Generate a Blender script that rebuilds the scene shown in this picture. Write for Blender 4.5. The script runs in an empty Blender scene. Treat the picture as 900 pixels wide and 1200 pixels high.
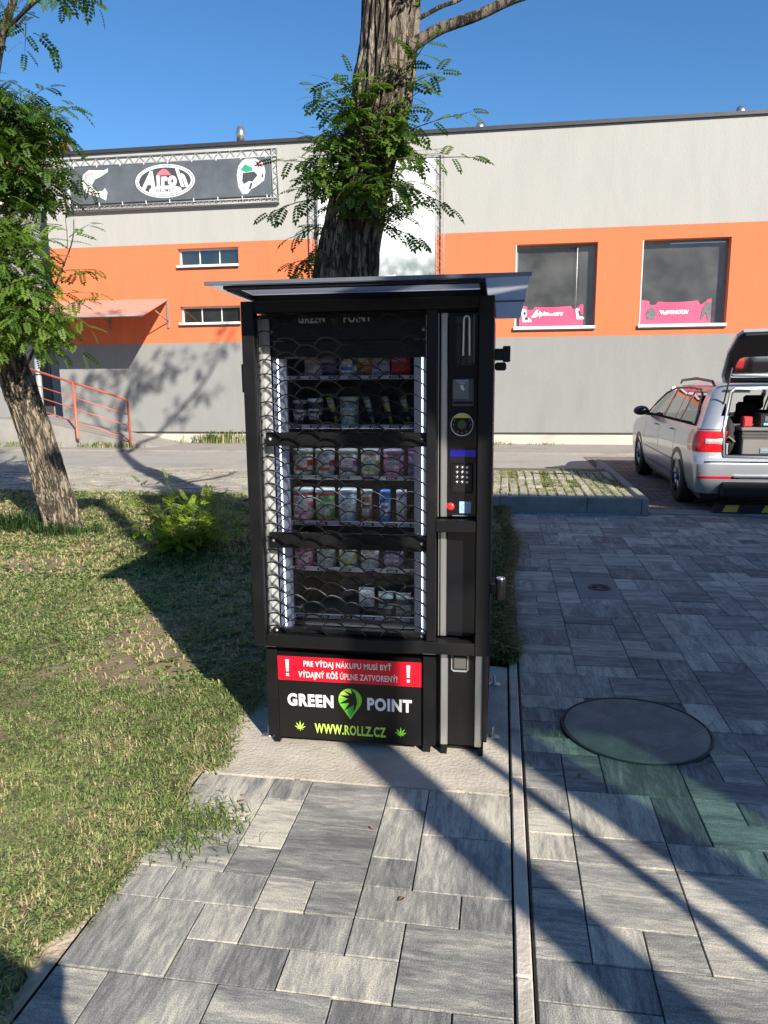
import bpy, bmesh, math, random
import numpy as np
from mathutils import Vector, Matrix, noise
random.seed(7); np.random.seed(7)
scn = bpy.context.scene
# ---------------------------------------------------------------- camera, sky, sun, exposure
YAW, PITCH, ROLL, H = math.radians(9.0), math.radians(10.2), math.radians(0.5), 1.55
fwd = Vector((-math.sin(YAW)*math.cos(PITCH), math.cos(YAW)*math.cos(PITCH), -math.sin(PITCH)))
rt = Vector((math.cos(YAW), math.sin(YAW), 0)); up = rt.cross(fwd)
r2 = rt*math.cos(ROLL) - up*math.sin(ROLL); u2 = rt*math.sin(ROLL) + up*math.cos(ROLL)
cd = bpy.data.cameras.new('camera'); cam = bpy.data.objects.new('camera', cd); scn.collection.objects.link(cam)
cd.sensor_fit = 'HORIZONTAL'; cd.sensor_width = 36; cd.lens = 870/900*36; cd.clip_start = .05; cd.clip_end = 600
R = Matrix((r2, u2, -fwd)).transposed().to_4x4(); R.translation = (0, 0, H); cam.matrix_world = R
scn.camera = cam
SUN = Vector((0.618*math.cos(math.radians(29)), -0.786*math.cos(math.radians(29)), math.sin(math.radians(29)))).normalized()
w = bpy.data.worlds.new('World'); scn.world = w; w.use_nodes = True
nt = w.node_tree; bg = nt.nodes['Background']; sky = nt.nodes.new('ShaderNodeTexSky'); sky.sky_type = 'NISHITA'
sky.sun_disc = False; sky.sun_elevation = math.radians(29); sky.sun_rotation = math.atan2(SUN.x, SUN.y)
sky.air_density = 1.0; sky.dust_density = 0.1; sky.ozone_density = 5.0; sky.altitude = 200
hs_ = nt.nodes.new('ShaderNodeHueSaturation'); hs_.inputs['Saturation'].default_value = 1.15; nt.links.new(sky.outputs[0], hs_.inputs['Color']); nt.links.new(hs_.outputs[0], bg.inputs[0]); bg.inputs[1].default_value = 0.088
sl = bpy.data.lights.new('sun', 'SUN'); sl.energy = 5.0; sl.angle = math.radians(.5); sl.color = (1, .94, .84)
so = bpy.data.objects.new('sun', sl); scn.collection.objects.link(so); so.rotation_euler = SUN.to_track_quat('Z', 'Y').to_euler()
scn.view_settings.view_transform = 'Standard'; scn.view_settings.look = 'None'; scn.view_settings.gamma = 1
scn.view_settings.exposure = 0.80
scn.cycles.max_bounces = 8; scn.cycles.transparent_max_bounces = 12

# ---------------------------------------------------------------- helpers
C = scn.collection
ORG = {}
def origin(o):
    return ORG.get(o.name, Vector((0, 0, 0))) if o else Vector((0, 0, 0))
def link(name, data, parent=None, loc=None, kind=None):
    """link an object; loc is a WORLD position"""
    o = bpy.data.objects.new(name, data); C.objects.link(o)
    po = origin(parent)
    if parent: o.parent = parent
    wl = Vector(loc) if loc is not None else po.copy()
    o.location = wl - po
    ORG[o.name] = wl
    if kind: o['kind'] = kind
    return o
def thing(name, label, cat, loc=(0, 0, 0), group=None, kind=None):
    o = link(name, None, None, loc); o.empty_display_size = .1
    o['label'] = label; o['category'] = cat
    if group: o['group'] = group
    if kind: o['kind'] = kind
    return o
def tag(o, label, cat, group=None):
    o['label'] = label; o['category'] = cat
    if group: o['group'] = group
    return o
def S(o): o['kind'] = 'structure'; return o

MATS = {}
def hexc(h):
    return tuple(((int(h[i:i+2], 16)/255+.055)/1.055)**2.4 if int(h[i:i+2], 16) > 10 else int(h[i:i+2], 16)/255/12.92 for i in (0, 2, 4))
def M(name, col, rough=.6, metal=0, var=.12, scale=6, bump=0, bscale=60, spec=.5, emit=None, estr=1, coat=0, dirt=None, dirts=2, stretch=None, trans=0, rvar=0):
    if name in MATS: return MATS[name]
    m = bpy.data.materials.new(name); m.use_nodes = True; n = m.node_tree; b = n.nodes['Principled BSDF']; L = n.links.new
    col = tuple(col)
    b.inputs['Roughness'].default_value = rough; b.inputs['Metallic'].default_value = metal
    b.inputs['Specular IOR Level'].default_value = spec; b.inputs['Coat Weight'].default_value = coat
    tc = n.nodes.new('ShaderNodeTexCoord'); mp = n.nodes.new('ShaderNodeMapping'); L(tc.outputs['Object'], mp.inputs[0])
    if stretch: mp.inputs['Scale'].default_value = stretch
    nz = n.nodes.new('ShaderNodeTexNoise'); nz.inputs['Scale'].default_value = scale; nz.inputs['Detail'].default_value = 6; nz.inputs['Roughness'].default_value = .65
    L(mp.outputs[0], nz.inputs[0])
    cr = n.nodes.new('ShaderNodeValToRGB'); cr.color_ramp.elements[0].position = .3; cr.color_ramp.elements[1].position = .7
    cr.color_ramp.elements[0].color = tuple(c*(1-var) for c in col)+(1,); cr.color_ramp.elements[1].color = tuple(min(1, c*(1+var)) for c in col)+(1,)
    L(nz.outputs['Fac'], cr.inputs[0]); out = cr.outputs[0]
    if dirt:
        d = n.nodes.new('ShaderNodeTexNoise'); d.inputs['Scale'].default_value = dirts; d.inputs['Detail'].default_value = 8; L(mp.outputs[0], d.inputs[0])
        dr = n.nodes.new('ShaderNodeMapRange'); dr.inputs[1].default_value = .52; dr.inputs[2].default_value = .72; L(d.outputs['Fac'], dr.inputs[0])
        mx = n.nodes.new('ShaderNodeMixRGB'); L(dr.outputs[0], mx.inputs[0]); L(out, mx.inputs[1]); mx.inputs[2].default_value = tuple(dirt)+(1,); out = mx.outputs[0]
    if rvar:
        oi = n.nodes.new('ShaderNodeObjectInfo'); hs = n.nodes.new('ShaderNodeHueSaturation'); mr = n.nodes.new('ShaderNodeMapRange')
        mr.inputs[3].default_value = 1-rvar; mr.inputs[4].default_value = 1+rvar; L(oi.outputs['Random'], mr.inputs[0]); L(mr.outputs[0], hs.inputs['Value']); L(out, hs.inputs['Color']); out = hs.outputs[0]
    L(out, b.inputs['Base Color'])
    if bump:
        bn = n.nodes.new('ShaderNodeTexNoise'); bn.inputs['Scale'].default_value = bscale; bn.inputs['Detail'].default_value = 5; L(mp.outputs[0], bn.inputs[0])
        bp = n.nodes.new('ShaderNodeBump'); bp.inputs['Strength'].default_value = bump; bp.inputs['Distance'].default_value = .01; L(bn.outputs['Fac'], bp.inputs['Height']); L(bp.outputs[0], b.inputs['Normal'])
    if emit: b.inputs['Emission Color'].default_value = tuple(emit)+(1,); b.inputs['Emission Strength'].default_value = estr
    if trans: b.inputs['Transmission Weight'].default_value = trans
    MATS[name] = m; return m
def glass_mat(name, tint=(1, 1, 1), refl=.12, rough=.0, refl_haze=0):
    if name in MATS: return MATS[name]
    m = bpy.data.materials.new(name); m.use_nodes = True; n = m.node_tree; n.nodes.clear(); L = n.links.new
    o = n.nodes.new('ShaderNodeOutputMaterial'); t = n.nodes.new('ShaderNodeBsdfTransparent'); t.inputs[0].default_value = tuple(tint)+(1,)
    g = n.nodes.new('ShaderNodeBsdfGlossy'); g.inputs['Roughness'].default_value = rough
    f = n.nodes.new('ShaderNodeFresnel'); f.inputs[0].default_value = 1.5; a = n.nodes.new('ShaderNodeMath'); a.operation = 'ADD'; a.inputs[1].default_value = refl; a.use_clamp = True
    mx = n.nodes.new('ShaderNodeMixShader'); L(f.outputs[0], a.inputs[0]); L(a.outputs[0], mx.inputs[0]); L(t.outputs[0], mx.inputs[1]); L(g.outputs[0], mx.inputs[2]); out = mx
    if refl_haze:  # pale diffuse film imitates the brightness of reflections in the glass
        df = n.nodes.new('ShaderNodeBsdfDiffuse'); df.inputs[0].default_value = (.75, .75, .70, 1); tc = n.nodes.new('ShaderNodeTexCoord'); z = n.nodes.new('ShaderNodeTexNoise'); z.inputs['Scale'].default_value = 2.2; z.inputs['Detail'].default_value = 6; L(tc.outputs['Object'], z.inputs[0])
        mr = n.nodes.new('ShaderNodeMapRange'); mr.inputs[1].default_value = .3; mr.inputs[2].default_value = .75; mr.inputs[3].default_value = refl_haze*.5; mr.inputs[4].default_value = refl_haze*1.6; L(z.outputs['Fac'], mr.inputs[0])
        m2 = n.nodes.new('ShaderNodeMixShader'); L(mr.outputs[0], m2.inputs[0]); L(mx.outputs[0], m2.inputs[1]); L(df.outputs[0], m2.inputs[2]); out = m2
    L(out.outputs[0], o.inputs[0])
    MATS[name] = m; return m
def leaf_mat(name, dark, light, dry=None, tl=.35):
    m = bpy.data.materials.new(name); m.use_nodes = True; n = m.node_tree; n.nodes.clear(); L = n.links.new
    o = n.nodes.new('ShaderNodeOutputMaterial'); at = n.nodes.new('ShaderNodeAttribute'); at.attribute_name = 'tone'
    cr = n.nodes.new('ShaderNodeValToRGB'); e = cr.color_ramp.elements; e[0].color = tuple(dark)+(1,); e[1].color = tuple(light)+(1,)
    if dry:
        e[1].position = .72; x = e.new(.9); x.color = tuple(dry)+(1,)
    L(at.outputs['Fac'], cr.inputs[0])
    d = n.nodes.new('ShaderNodeBsdfPrincipled'); d.inputs['Roughness'].default_value = .5; d.inputs['Specular IOR Level'].default_value = .35
    t = n.nodes.new('ShaderNodeBsdfTranslucent'); hs = n.nodes.new('ShaderNodeHueSaturation'); hs.inputs['Value'].default_value = 1.5; hs.inputs['Saturation'].default_value = 1.15
    L(cr.outputs[0], d.inputs['Base Color']); L(cr.outputs[0], hs.inputs['Color']); L(hs.outputs[0], t.inputs[0])
    mx = n.nodes.new('ShaderNodeMixShader'); mx.inputs[0].default_value = tl; L(d.outputs[0], mx.inputs[1]); L(t.outputs[0], mx.inputs[2]); L(mx.outputs[0], o.inputs[0])
    MATS[name] = m; return m

class MB:
    def __init__(s): s.v = []; s.f = []; s.mi = []; s.sm = []
    def add(s, vs, fs, mi=0, sm=False):
        b = len(s.v); s.v += [tuple(v) for v in vs]; s.f += [tuple(b+i for i in f) for f in fs]; s.mi += [mi]*len(fs); s.sm += [sm]*len(fs); return s
    def box(s, x0, x1, y0, y1, z0, z1, mi=0):
        return s.add([(x0, y0, z0), (x1, y0, z0), (x1, y1, z0), (x0, y1, z0), (x0, y0, z1), (x1, y0, z1), (x1, y1, z1), (x0, y1, z1)],
                     [(0, 3, 2, 1), (4, 5, 6, 7), (0, 1, 5, 4), (1, 2, 6, 5), (2, 3, 7, 6), (3, 0, 4, 7)], mi)
    def cbox(s, x0, x1, y0, y1, z0, z1, c=.003, mi=0):
        """box with chamfered edges"""
        bm = bmesh.new(); bmesh.ops.create_cube(bm, size=1)
        for v in bm.verts: v.co = Vector(((x0+x1)/2+v.co.x*(x1-x0), (y0+y1)/2+v.co.y*(y1-y0), (z0+z1)/2+v.co.z*(z1-z0)))
        bmesh.ops.bevel(bm, geom=list(bm.edges), offset=c, segments=1, affect='EDGES'); bm.verts.index_update()
        s.add([v.co.copy() for v in bm.verts], [[v.index for v in f.verts] for f in bm.faces], mi); bm.free(); return s
    def tube(s, path, r, n=8, mi=0, cap=True, sm=True):
        P = [Vector(p) for p in path]; rr = r if isinstance(r, (list, tuple)) else [r]*len(P); vs = []; pv = None
        for i, p in enumerate(P):
            t = (P[min(i+1, len(P)-1)]-P[max(i-1, 0)]).normalized()
            if pv is None: a = t.orthogonal().normalized()
            else:
                a = pv - t*pv.dot(t); a = a.normalized() if a.length > 1e-6 else t.orthogonal().normalized()
            pv = a; b = t.cross(a)
            for k in range(n):
                q = 2*math.pi*k/n; vs.append(p+a*math.cos(q)*rr[i]+b*math.sin(q)*rr[i])
        fs = [(i*n+k, i*n+(k+1) % n, (i+1)*n+(k+1) % n, (i+1)*n+k) for i in range(len(P)-1) for k in range(n)]
        s.add(vs, fs, mi, sm)
        if cap: s.add([], [], mi); b0 = len(s.v)-len(vs); s.f += [tuple(b0+k for k in reversed(range(n))), tuple(b0+(len(P)-1)*n+k for k in range(n))]; s.mi += [mi]*2; s.sm += [False]*2
        return s
    def lathe(s, prof, c=(0, 0, 0), n=20, mi=0, sm=True, ax='z'):
        vs = []
        for r, z in prof:
            for k in range(n):
                q = 2*math.pi*k/n; x, y = r*math.cos(q), r*math.sin(q)
                vs.append((c[0]+x, c[1]+y, c[2]+z) if ax == 'z' else (c[0]+x, c[1]+z, c[2]+y) if ax == 'y' else (c[0]+z, c[1]+x, c[2]+y))
        fs = [(i*n+k, i*n+(k+1) % n, (i+1)*n+(k+1) % n, (i+1)*n+k) for i in range(len(prof)-1) for k in range(n)]
        if ax == 'y': fs = [tuple(reversed(f)) for f in fs]
        s.add(vs, fs, mi, sm); return s
    def prism(s, pts, y0, y1, mi=0, sm=False):
        """polygon in XZ, extruded between y0 (front) and y1 (back)"""
        n = len(pts); vs = [(x, y0, z) for x, z in pts]+[(x, y1, z) for x, z in pts]
        ar = sum(pts[i][0]*pts[(i+1) % n][1]-pts[(i+1) % n][0]*pts[i][1] for i in range(n))
        f0 = tuple(range(n)); fs = [f0, tuple(n+i for i in reversed(range(n)))]+[(i, i+n, (i+1) % n+n, (i+1) % n) for i in range(n)]
        if ar < 0: fs = [tuple(reversed(f)) for f in fs]
        return s.add(vs, fs, mi, sm)
    def mesh(s, name, mats, off=(0, 0, 0)):
        me = bpy.data.meshes.new(name); o = Vector(off)
        me.from_pydata([tuple(Vector(v)-o) for v in s.v], [], s.f)
        for m in (mats if isinstance(mats, (list, tuple)) else [mats]): me.materials.append(m)
        me.polygons.foreach_set('material_index', s.mi); me.polygons.foreach_set('use_smooth', s.sm); me.update(); return me
    def build(s, name, mats, parent=None, kind=None, loc=None):
        og = Vector(loc) if loc is not None else origin(parent)
        return link(name, s.mesh(name, mats, og), parent, og, kind)
def bevel(o, wd=.003, seg=2):
    b = o.modifiers.new('bevel', 'BEVEL'); b.width = wd; b.segments = seg; b.limit_method = 'ANGLE'; return o
def npmesh(name, V, F, mat, tone=None, n=4):
    """fast mesh from arrays; F is (k,n)"""
    me = bpy.data.meshes.new(name); me.vertices.add(len(V)); me.vertices.foreach_set('co', V.astype(np.float32).ravel())
    me.loops.add(F.size); me.loops.foreach_set('vertex_index', F.astype(np.int32).ravel())
    me.polygons.add(len(F)); me.polygons.foreach_set('loop_start', np.arange(0, F.size, F.shape[1], dtype=np.int32))
    try: me.polygons.foreach_set('loop_total', np.full(len(F), F.shape[1], dtype=np.int32))
    except Exception: pass
    if tone is not None:
        a = me.attributes.new('tone', 'FLOAT', 'POINT'); a.data.foreach_set('value', tone.astype(np.float32))
    me.materials.append(mat); me.update(calc_edges=True); me.validate(); return me
def text(s, x0, x1, z0, z1, y, mat, parent, name='lettering', bold=.0, shear=0, ext=.0004, loc=None, sp=1):
    """lettering standing in the XZ plane facing -Y, fitted to the rectangle"""
    c = bpy.data.curves.new('t', 'FONT'); c.body = s; c.offset = bold; c.shear = shear; c.extrude = .5; c.resolution_u = 4; c.space_character = sp
    o = bpy.data.objects.new('t', c); C.objects.link(o); dg = bpy.context.evaluated_depsgraph_get(); me = bpy.data.meshes.new_from_object(o.evaluated_get(dg))
    bpy.data.objects.remove(o); bpy.data.curves.remove(c)
    n = len(me.vertices); a = np.empty(n*3, np.float32); me.vertices.foreach_get('co', a); a = a.reshape(-1, 3); mn, mx = a.min(0), a.max(0)
    b = np.empty_like(a); og = origin(parent)
    b[:, 0] = x0+(a[:, 0]-mn[0])/(mx[0]-mn[0])*(x1-x0)-og.x; b[:, 2] = z0+(a[:, 1]-mn[1])/(mx[1]-mn[1])*(z1-z0)-og.z
    b[:, 1] = y-(a[:, 2]-mn[2])/(mx[2]-mn[2])*ext-og.y
    me.vertices.foreach_set('co', b.ravel()); me.materials.clear(); me.materials.append(mat); me.name = name; me.update()
    return link(name, me, parent)
# ---------------------------------------------------------------- ground and pavings
m_dirt = M('dirt', (.16, .12, .08), .95, var=.3, scale=3, bump=.6, bscale=25)
S(MB().box(-150, 150, -60, 180, -.5, -.06).build('ground', m_dirt))
# lawn
def lawn_edge(y):
    """right border of the lawn as x(y)"""
    if y < 2.62: return -1.17-.05*math.sin(y*5)-.02*math.sin(y*13)
    if y < 3.9: return -1.13-.02*math.sin(y*9)-(.1*(y-2.62) if y < 3 else .04)
    return .10
m_soil = M('lawn_soil', (.19, .145, .085), .95, var=.35, scale=4, bump=.8, bscale=40, dirt=(.27, .15, .095), dirts=1.5)
def fbm(x, y, sc, seed=0): return noise.fractal(Vector((x*sc+seed, y*sc, seed*.7)), 1.0, 2.0, 4)
def gz(x, y): return .012+.03*fbm(x, y, .7, 3)*(min(1, abs(x+1.1)/.6) if y < 3.9 else .5)
mb = MB(); ys = [-3+.15*i for i in range(83)]+[9.42]
for j, y in enumerate(ys):
    e = lawn_edge(min(max(y, 0), 9.4)) if y < 3.9 else .06
    for i in range(60):
        x = e-(14*(i/59.)**1.6); mb.v.append((x, y, gz(x, y) if i else -.03))
for j in range(len(ys)-1):
    for i in range(59):
        a = j*60+i; mb.f.append((a, a+60, a+61, a+1)); mb.mi.append(0); mb.sm.append(True)
S(mb.build('lawn', m_soil))
# slab of rough concrete carrying the machine, with the thin concrete haunch beside the paving
m_conc = M('slab_concrete', (.47, .415, .335), .92, var=.16, scale=7, bump=.55, bscale=70, dirt=(.34, .30, .25), dirts=3)
mb = MB(); N = 40
out = [(-1.15, 2.60), (-.8, 2.604), (-.4, 2.60), (0.055, 2.603), (0.055, 3.86), (-.3, 3.9), (-1.0, 3.88), (-1.2, 3.6), (-1.21, 3.2), (-1.17, 2.9)]
bm = bmesh.new(); vs = [bm.verts.new((x, y, .004)) for x, y in out]; f = bm.faces.new(vs)
r = bmesh.ops.extrude_face_region(bm, geom=[f]); [setattr(v.co, 'z', -.15) for v in r['geom'] if isinstance(v, bmesh.types.BMVert)]
bmesh.ops.recalc_face_normals(bm, faces=bm.faces); me = bpy.data.meshes.new('concrete_slab'); bm.to_mesh(me); bm.free(); me.materials.append(m_conc)
S(link('concrete_slab', me)); 
mb = MB(); pts = [(-1.165, 2.63)]+[(-1.165, 2.6-.06*i) for i in range(60)]
L_ = [(-1.24-.03*math.sin(i*.9)-.025*math.sin(i*2.3), 2.63-.06*i) for i in range(61)]
for i in range(60):
    b = len(mb.v); mb.v += [(-1.163, L_[i][1], .001), (L_[i][0], L_[i][1], -.004+.005*math.sin(i*1.7)), (L_[i+1][0], L_[i+1][1], -.004+.005*math.sin(i*1.7+1.7)), (-1.163, L_[i+1][1], .001)]; mb.f.append((b, b+1, b+2, b+3)); mb.mi.append(0); mb.sm.append(False)
S(mb.build('concrete_haunch', M('haunch', (.46, .37, .27), .95, var=.3, scale=14, bump=.9, bscale=50)))

# marbled concrete slabs ------------------------------------------------
def slab_mat(name='slab_stone'):
    m = bpy.data.materials.new(name); m.use_nodes = True; n = m.node_tree; b = n.nodes['Principled BSDF']; L = n.links.new
    tc = n.nodes.new('ShaderNodeTexCoord'); oi = n.nodes.new('ShaderNodeObjectInfo')
    off = n.nodes.new('ShaderNodeVectorMath'); off.operation = 'SCALE'; cx = n.nodes.new('ShaderNodeCombineXYZ')
    for k in range(3): L(oi.outputs['Random'], cx.inputs[k])
    L(cx.outputs[0], off.inputs[0]); off.inputs['Scale'].default_value = 57.3
    def streak(sx, sy):
        mp = n.nodes.new('ShaderNodeMapping'); L(tc.outputs['Object'], mp.inputs[0]); mp.inputs['Scale'].default_value = (sx, sy, 1)
        ad = n.nodes.new('ShaderNodeVectorMath'); L(mp.outputs[0], ad.inputs[0]); L(off.outputs[0], ad.inputs[1])
        z = n.nodes.new('ShaderNodeTexNoise'); z.inputs['Scale'].default_value = 1; z.inputs['Detail'].default_value = 8; z.inputs['Roughness'].default_value = .68; z.inputs['Distortion'].default_value = .5
        L(ad.outputs[0], z.inputs[0]); return z.outputs['Fac']
    a = streak(2.8, 15); bb = streak(16, 80)
    mi = n.nodes.new('ShaderNodeMix'); mi.data_type = 'FLOAT'; mi.inputs[0].default_value = .42; L(a, mi.inputs[2]); L(bb, mi.inputs[3])
    # each slab its own balance of light and dark
    mr = n.nodes.new('ShaderNodeMapRange'); mr.inputs[3].default_value = -.085; mr.inputs[4].default_value = .085; L(oi.outputs['Random'], mr.inputs[0])
    sm = n.nodes.new('ShaderNodeMath'); L(mi.outputs[0], sm.inputs[0]); L(mr.outputs[0], sm.inputs[1])
    cr = n.nodes.new('ShaderNodeValToRGB'); e = cr.color_ramp.elements; e[0].position = .37; e[0].color = (.15, .145, .138, 1); e[1].position = .64; e[1].color = (.60, .545, .43, 1)
    x = e.new(.5); x.color = (.31, .295, .26, 1); L(sm.outputs[0], cr.inputs[0])
    fg = n.nodes.new('ShaderNodeTexNoise'); fg.inputs['Scale'].default_value = 260; fg.inputs['Detail'].default_value = 3; L(tc.outputs['Object'], fg.inputs[0])
    fr = n.nodes.new('ShaderNodeMapRange'); fr.inputs[1].default_value = .3; fr.inputs[2].default_value = .7; fr.inputs[3].default_value = .55; fr.inputs[4].default_value = 1.35; L(fg.outputs['Fac'], fr.inputs[0])
    mu = n.nodes.new('ShaderNodeVectorMath'); mu.operation = 'SCALE'; L(cr.outputs[0], mu.inputs[0]); L(fr.outputs[0], mu.inputs['Scale']); 
    # large drifting stains in world space
    ge = n.nodes.new('ShaderNodeNewGeometry'); st = n.nodes.new('ShaderNodeTexNoise'); st.inputs['Scale'].default_value = 1.6; st.inputs['Detail'].default_value = 6; L(ge.outputs['Position'], st.inputs[0])
    s2 = n.nodes.new('ShaderNodeMapRange'); s2.inputs[1].default_value = .35; s2.inputs[2].default_value = .7; s2.inputs[3].default_value = .82; s2.inputs[4].default_value = 1.12; L(st.outputs['Fac'], s2.inputs[0])
    m2 = n.nodes.new('ShaderNodeVectorMath'); m2.operation = 'SCALE'; L(mu.outputs[0], m2.inputs[0]); L(s2.outputs[0], m2.inputs['Scale'])
    L(m2.outputs[0], b.inputs['Base Color']); b.inputs['Roughness'].default_value = .78; b.inputs['Specular IOR Level'].default_value = .3
    bp = n.nodes.new('ShaderNodeBump'); bp.inputs['Strength'].default_value = .35; bp.inputs['Distance'].default_value = .004; L(fg.outputs['Fac'], bp.inputs['Height']); L(bp.outputs[0], b.inputs['Normal'])
    MATS[name] = m; return m
m_slab = slab_mat()
m_joint = M('joint_sand', (.16, .14, .11), .95, var=.45, scale=30, bump=.5, bscale=120)
UX, UY = .1525, .1432
SLABM = {}
def slab_mesh(nx, ny):
    if (nx, ny) not in SLABM:
        a, b = nx*UX/2-.0022, ny*UY/2-.0022; SLABM[nx, ny] = MB().cbox(-a, a, -b, b, -.05, 0, .0016).mesh('paving_slab', m_slab)
    return SLABM[nx, ny]
def rot_mesh(nx, ny):
    """same slab with its streaks running the other way"""
    k = (nx, ny, 1)
    if k not in SLABM:
        a, b = ny*UY/2-.0022, nx*UX/2-.0022; SLABM[k] = MB().cbox(-a, a, -b, b, -.05, 0, .0016).mesh('paving_slab', m_slab)
    return SLABM[k]
def lay(parent, x, y, nx, ny, z=0.0):
    """slab with its far-left grid corner at world (x,y)"""
    r = random.random() < .45
    o = link('paving_slab', rot_mesh(nx, ny) if r else slab_mesh(nx, ny), parent, (x+nx*UX/2, y-ny*UY/2, z+random.uniform(-.002, .002)))
    o.rotation_euler = (random.uniform(-.005, .005), random.uniform(-.005, .005), (math.pi/2 if r else 0)+random.uniform(-.003, .003))
    if r and random.random() < .5: o.rotation_euler[2] += math.pi
    return o
def fill(parent, gx, gy, X0, Y0, preset, skip=None):
    """gx columns to the right of X0, gy rows nearer than Y0"""
    used = set(); cnt = []
    def put(i, j, a, b):
        for p in range(a):
            for q in range(b): used.add((i+p, j+q))
        cnt.append((i, j, a, b))
    for i, j, a, b in preset: put(i, j, a, b)
    for j in range(gy):
        for i in range(gx):
            if (i, j) in used: continue
            if skip and skip(X0+(i+.5)*UX, Y0-(j+.5)*UY): used.add((i, j)); continue
            ops = []
            for a, b, wt in ((2, 2, 6), (2, 1, 5), (1, 1, 2.5), (1, 2, 1.2), (3, 2, 1.2)):
                if i+a <= gx and j+b <= gy and all((i+p, j+q) not in used and not (skip and skip(X0+(i+p+.5)*UX, Y0-(j+q+.5)*UY)) for p in range(a) for q in range(b)): ops.append((a, b, wt))
            a, b, _ = random.choices(ops, [o[2] for o in ops])[0]; put(i, j, a, b)
    return cnt
# front path: 8 columns, x from -1.16 to .06
path = S(MB().box(-1.163, .06, -1.5, 2.6, -.3, -.012).build('path', m_joint))
X0, Y0 = .06-8*UX, 2.6
pre = [(0, 0, 2, 2), (0, 2, 2, 2), (2, 0, 1, 1), (2, 1, 1, 2), (2, 3, 1, 1), (3, 0, 2, 2), (3, 2, 2, 2), (5, 0, 1, 1), (5, 1, 1, 2), (5, 3, 1, 1), (6, 0, 2, 2), (6, 2, 2, 2),
       (0, 4, 1, 1), (1, 4, 2, 1), (3, 4, 1, 1), (4, 4, 1, 1), (5, 4, 2, 1), (7, 4, 1, 1), (0, 5, 2, 2), (2, 5, 1, 1), (3, 5, 2, 1), (5, 5, 1, 1), (6, 5, 2, 2), (2, 6, 2, 1), (4, 6, 2, 1),
       (0, 7, 1, 2), (1, 7, 2, 2), (3, 7, 2, 2), (5, 7, 2, 2), (7, 7, 1, 1)]
for i, j, a, b in fill(path, 8, 20, X0, Y0, pre): lay(path, X0+i*UX, Y0-j*UY, a, b)
# concrete edging strip
m_edge = M('edging_concrete', (.52, .46, .375), .9, var=.15, scale=8, bump=.35, bscale=90, dirt=(.28, .25, .21), dirts=5)
edg = S(MB().box(.064, .109, -1.5, 8.74, -.3, -.012).build('edging_strip', m_joint))
y = 8.73
while y > -1.4:
    MB().cbox(.0655, .1085, y-.993, y, -.1, .004, .004).build('edging_stone', m_edge, edg); y -= 1.0
# driveway
mhx, mhy, mhr = .615, 3.22, .325
drive = S(MB().box(.114, 9, -1.5, 8.74, -.3, -.012).build('driveway', m_joint))
X1, Y1 = .118, 8.73
jr = int(round((Y1-2.67)/UY)); Y1 = 2.67+jr*UY
pre = [(0, jr, 1, 1), (0, jr+1, 1, 1), (0, jr+2, 1, 1), (0, jr+3, 1, 1), (0, jr+4, 1, 2), (0, jr+6, 2, 1), (1, jr, 2, 2), (1, jr+2, 2, 1), (1, jr+3, 2, 2), (1, jr+5, 1, 1), (2, jr+5, 1, 1), (3, jr, 1, 2), (3, jr+2, 2, 1), (3, jr+3, 2, 3),
       (2, jr-2, 2, 2), (4, jr-1, 2, 1), (0, jr-2, 1, 1)]
def in_mh(x, y): return (x-mhx)**2+(y-mhy)**2 < (mhr-.015)**2 or (.62 < x < .88 and 5.2 < y < 5.76)
tiles = fill(drive, 28, jr+22, X1, Y1, pre, in_mh)
def vis(t):
    x, y = X1+(t[0]+t[2]/2)*UX, Y1-(t[1]+t[3]/2)*UY
    v = Vector((x, y, -H)); d = v.dot(fwd)
    if d < .2: return 1e3+abs(y)
    sx = abs(v.dot(r2)/d*870)
    return d if sx < 470 and v.dot(u2)/d*870 > -640 else 1e3+abs(y)
tiles.sort(key=vis); rest = tiles[296:]
for i, j, a, b in tiles[:296]: lay(drive, X1+i*UX, Y1-j*UY, a, b)
mb = MB()
for i, j, a, b in rest:
    x, y = X1+i*UX, Y1-j*UY; mb.cbox(x+.0022, x+a*UX-.0022, y-b*UY+.0022, y-.0022, -.05, 0, .0016)
mb.build('paving_slab', m_slab, drive, 'stuff')
# manhole cover
mh = thing('manhole_cover', 'round dark concrete manhole cover with a steel rim set in the shaded driveway', 'manhole cover', (mhx, mhy, 0))
MB().lathe([(0, .008), (mhr-.02, .008), (mhr-.014, .003), (mhr-.014, -.04)], (mhx, mhy, 0), 72, sm=False).build('cover_plate', M('manhole_concrete', (.15, .168, .155), .7, var=.25, scale=9, bump=.6, bscale=90, dirt=(.23, .24, .21), dirts=5), mh)
MB().lathe([(mhr-.011, -.04), (mhr-.011, .008), (mhr-.004, .008), (mhr+.001, -.04)], (mhx, mhy, 0), 72).build('rim', M('manhole_steel', (.03, .032, .03), .7, .1, bump=.3), mh)
MB().lathe([(mhr+.0015, -.006), (mhr+.12, -.007)], (mhx, mhy, 0), 72).build('mortar_ring', M('mortar', (.2, .19, .165), .95, var=.5, scale=40, bump=1, bscale=60), mh)
MB().tube([(mhx+.02+.20*math.sin(a_*.2)+.02*a_, mhy-.24+.05*a_, .0082) for a_ in range(9)], .0016, 4).build('scratch', M('scratch_pale', (.32, .33, .30), .8), mh)
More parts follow.
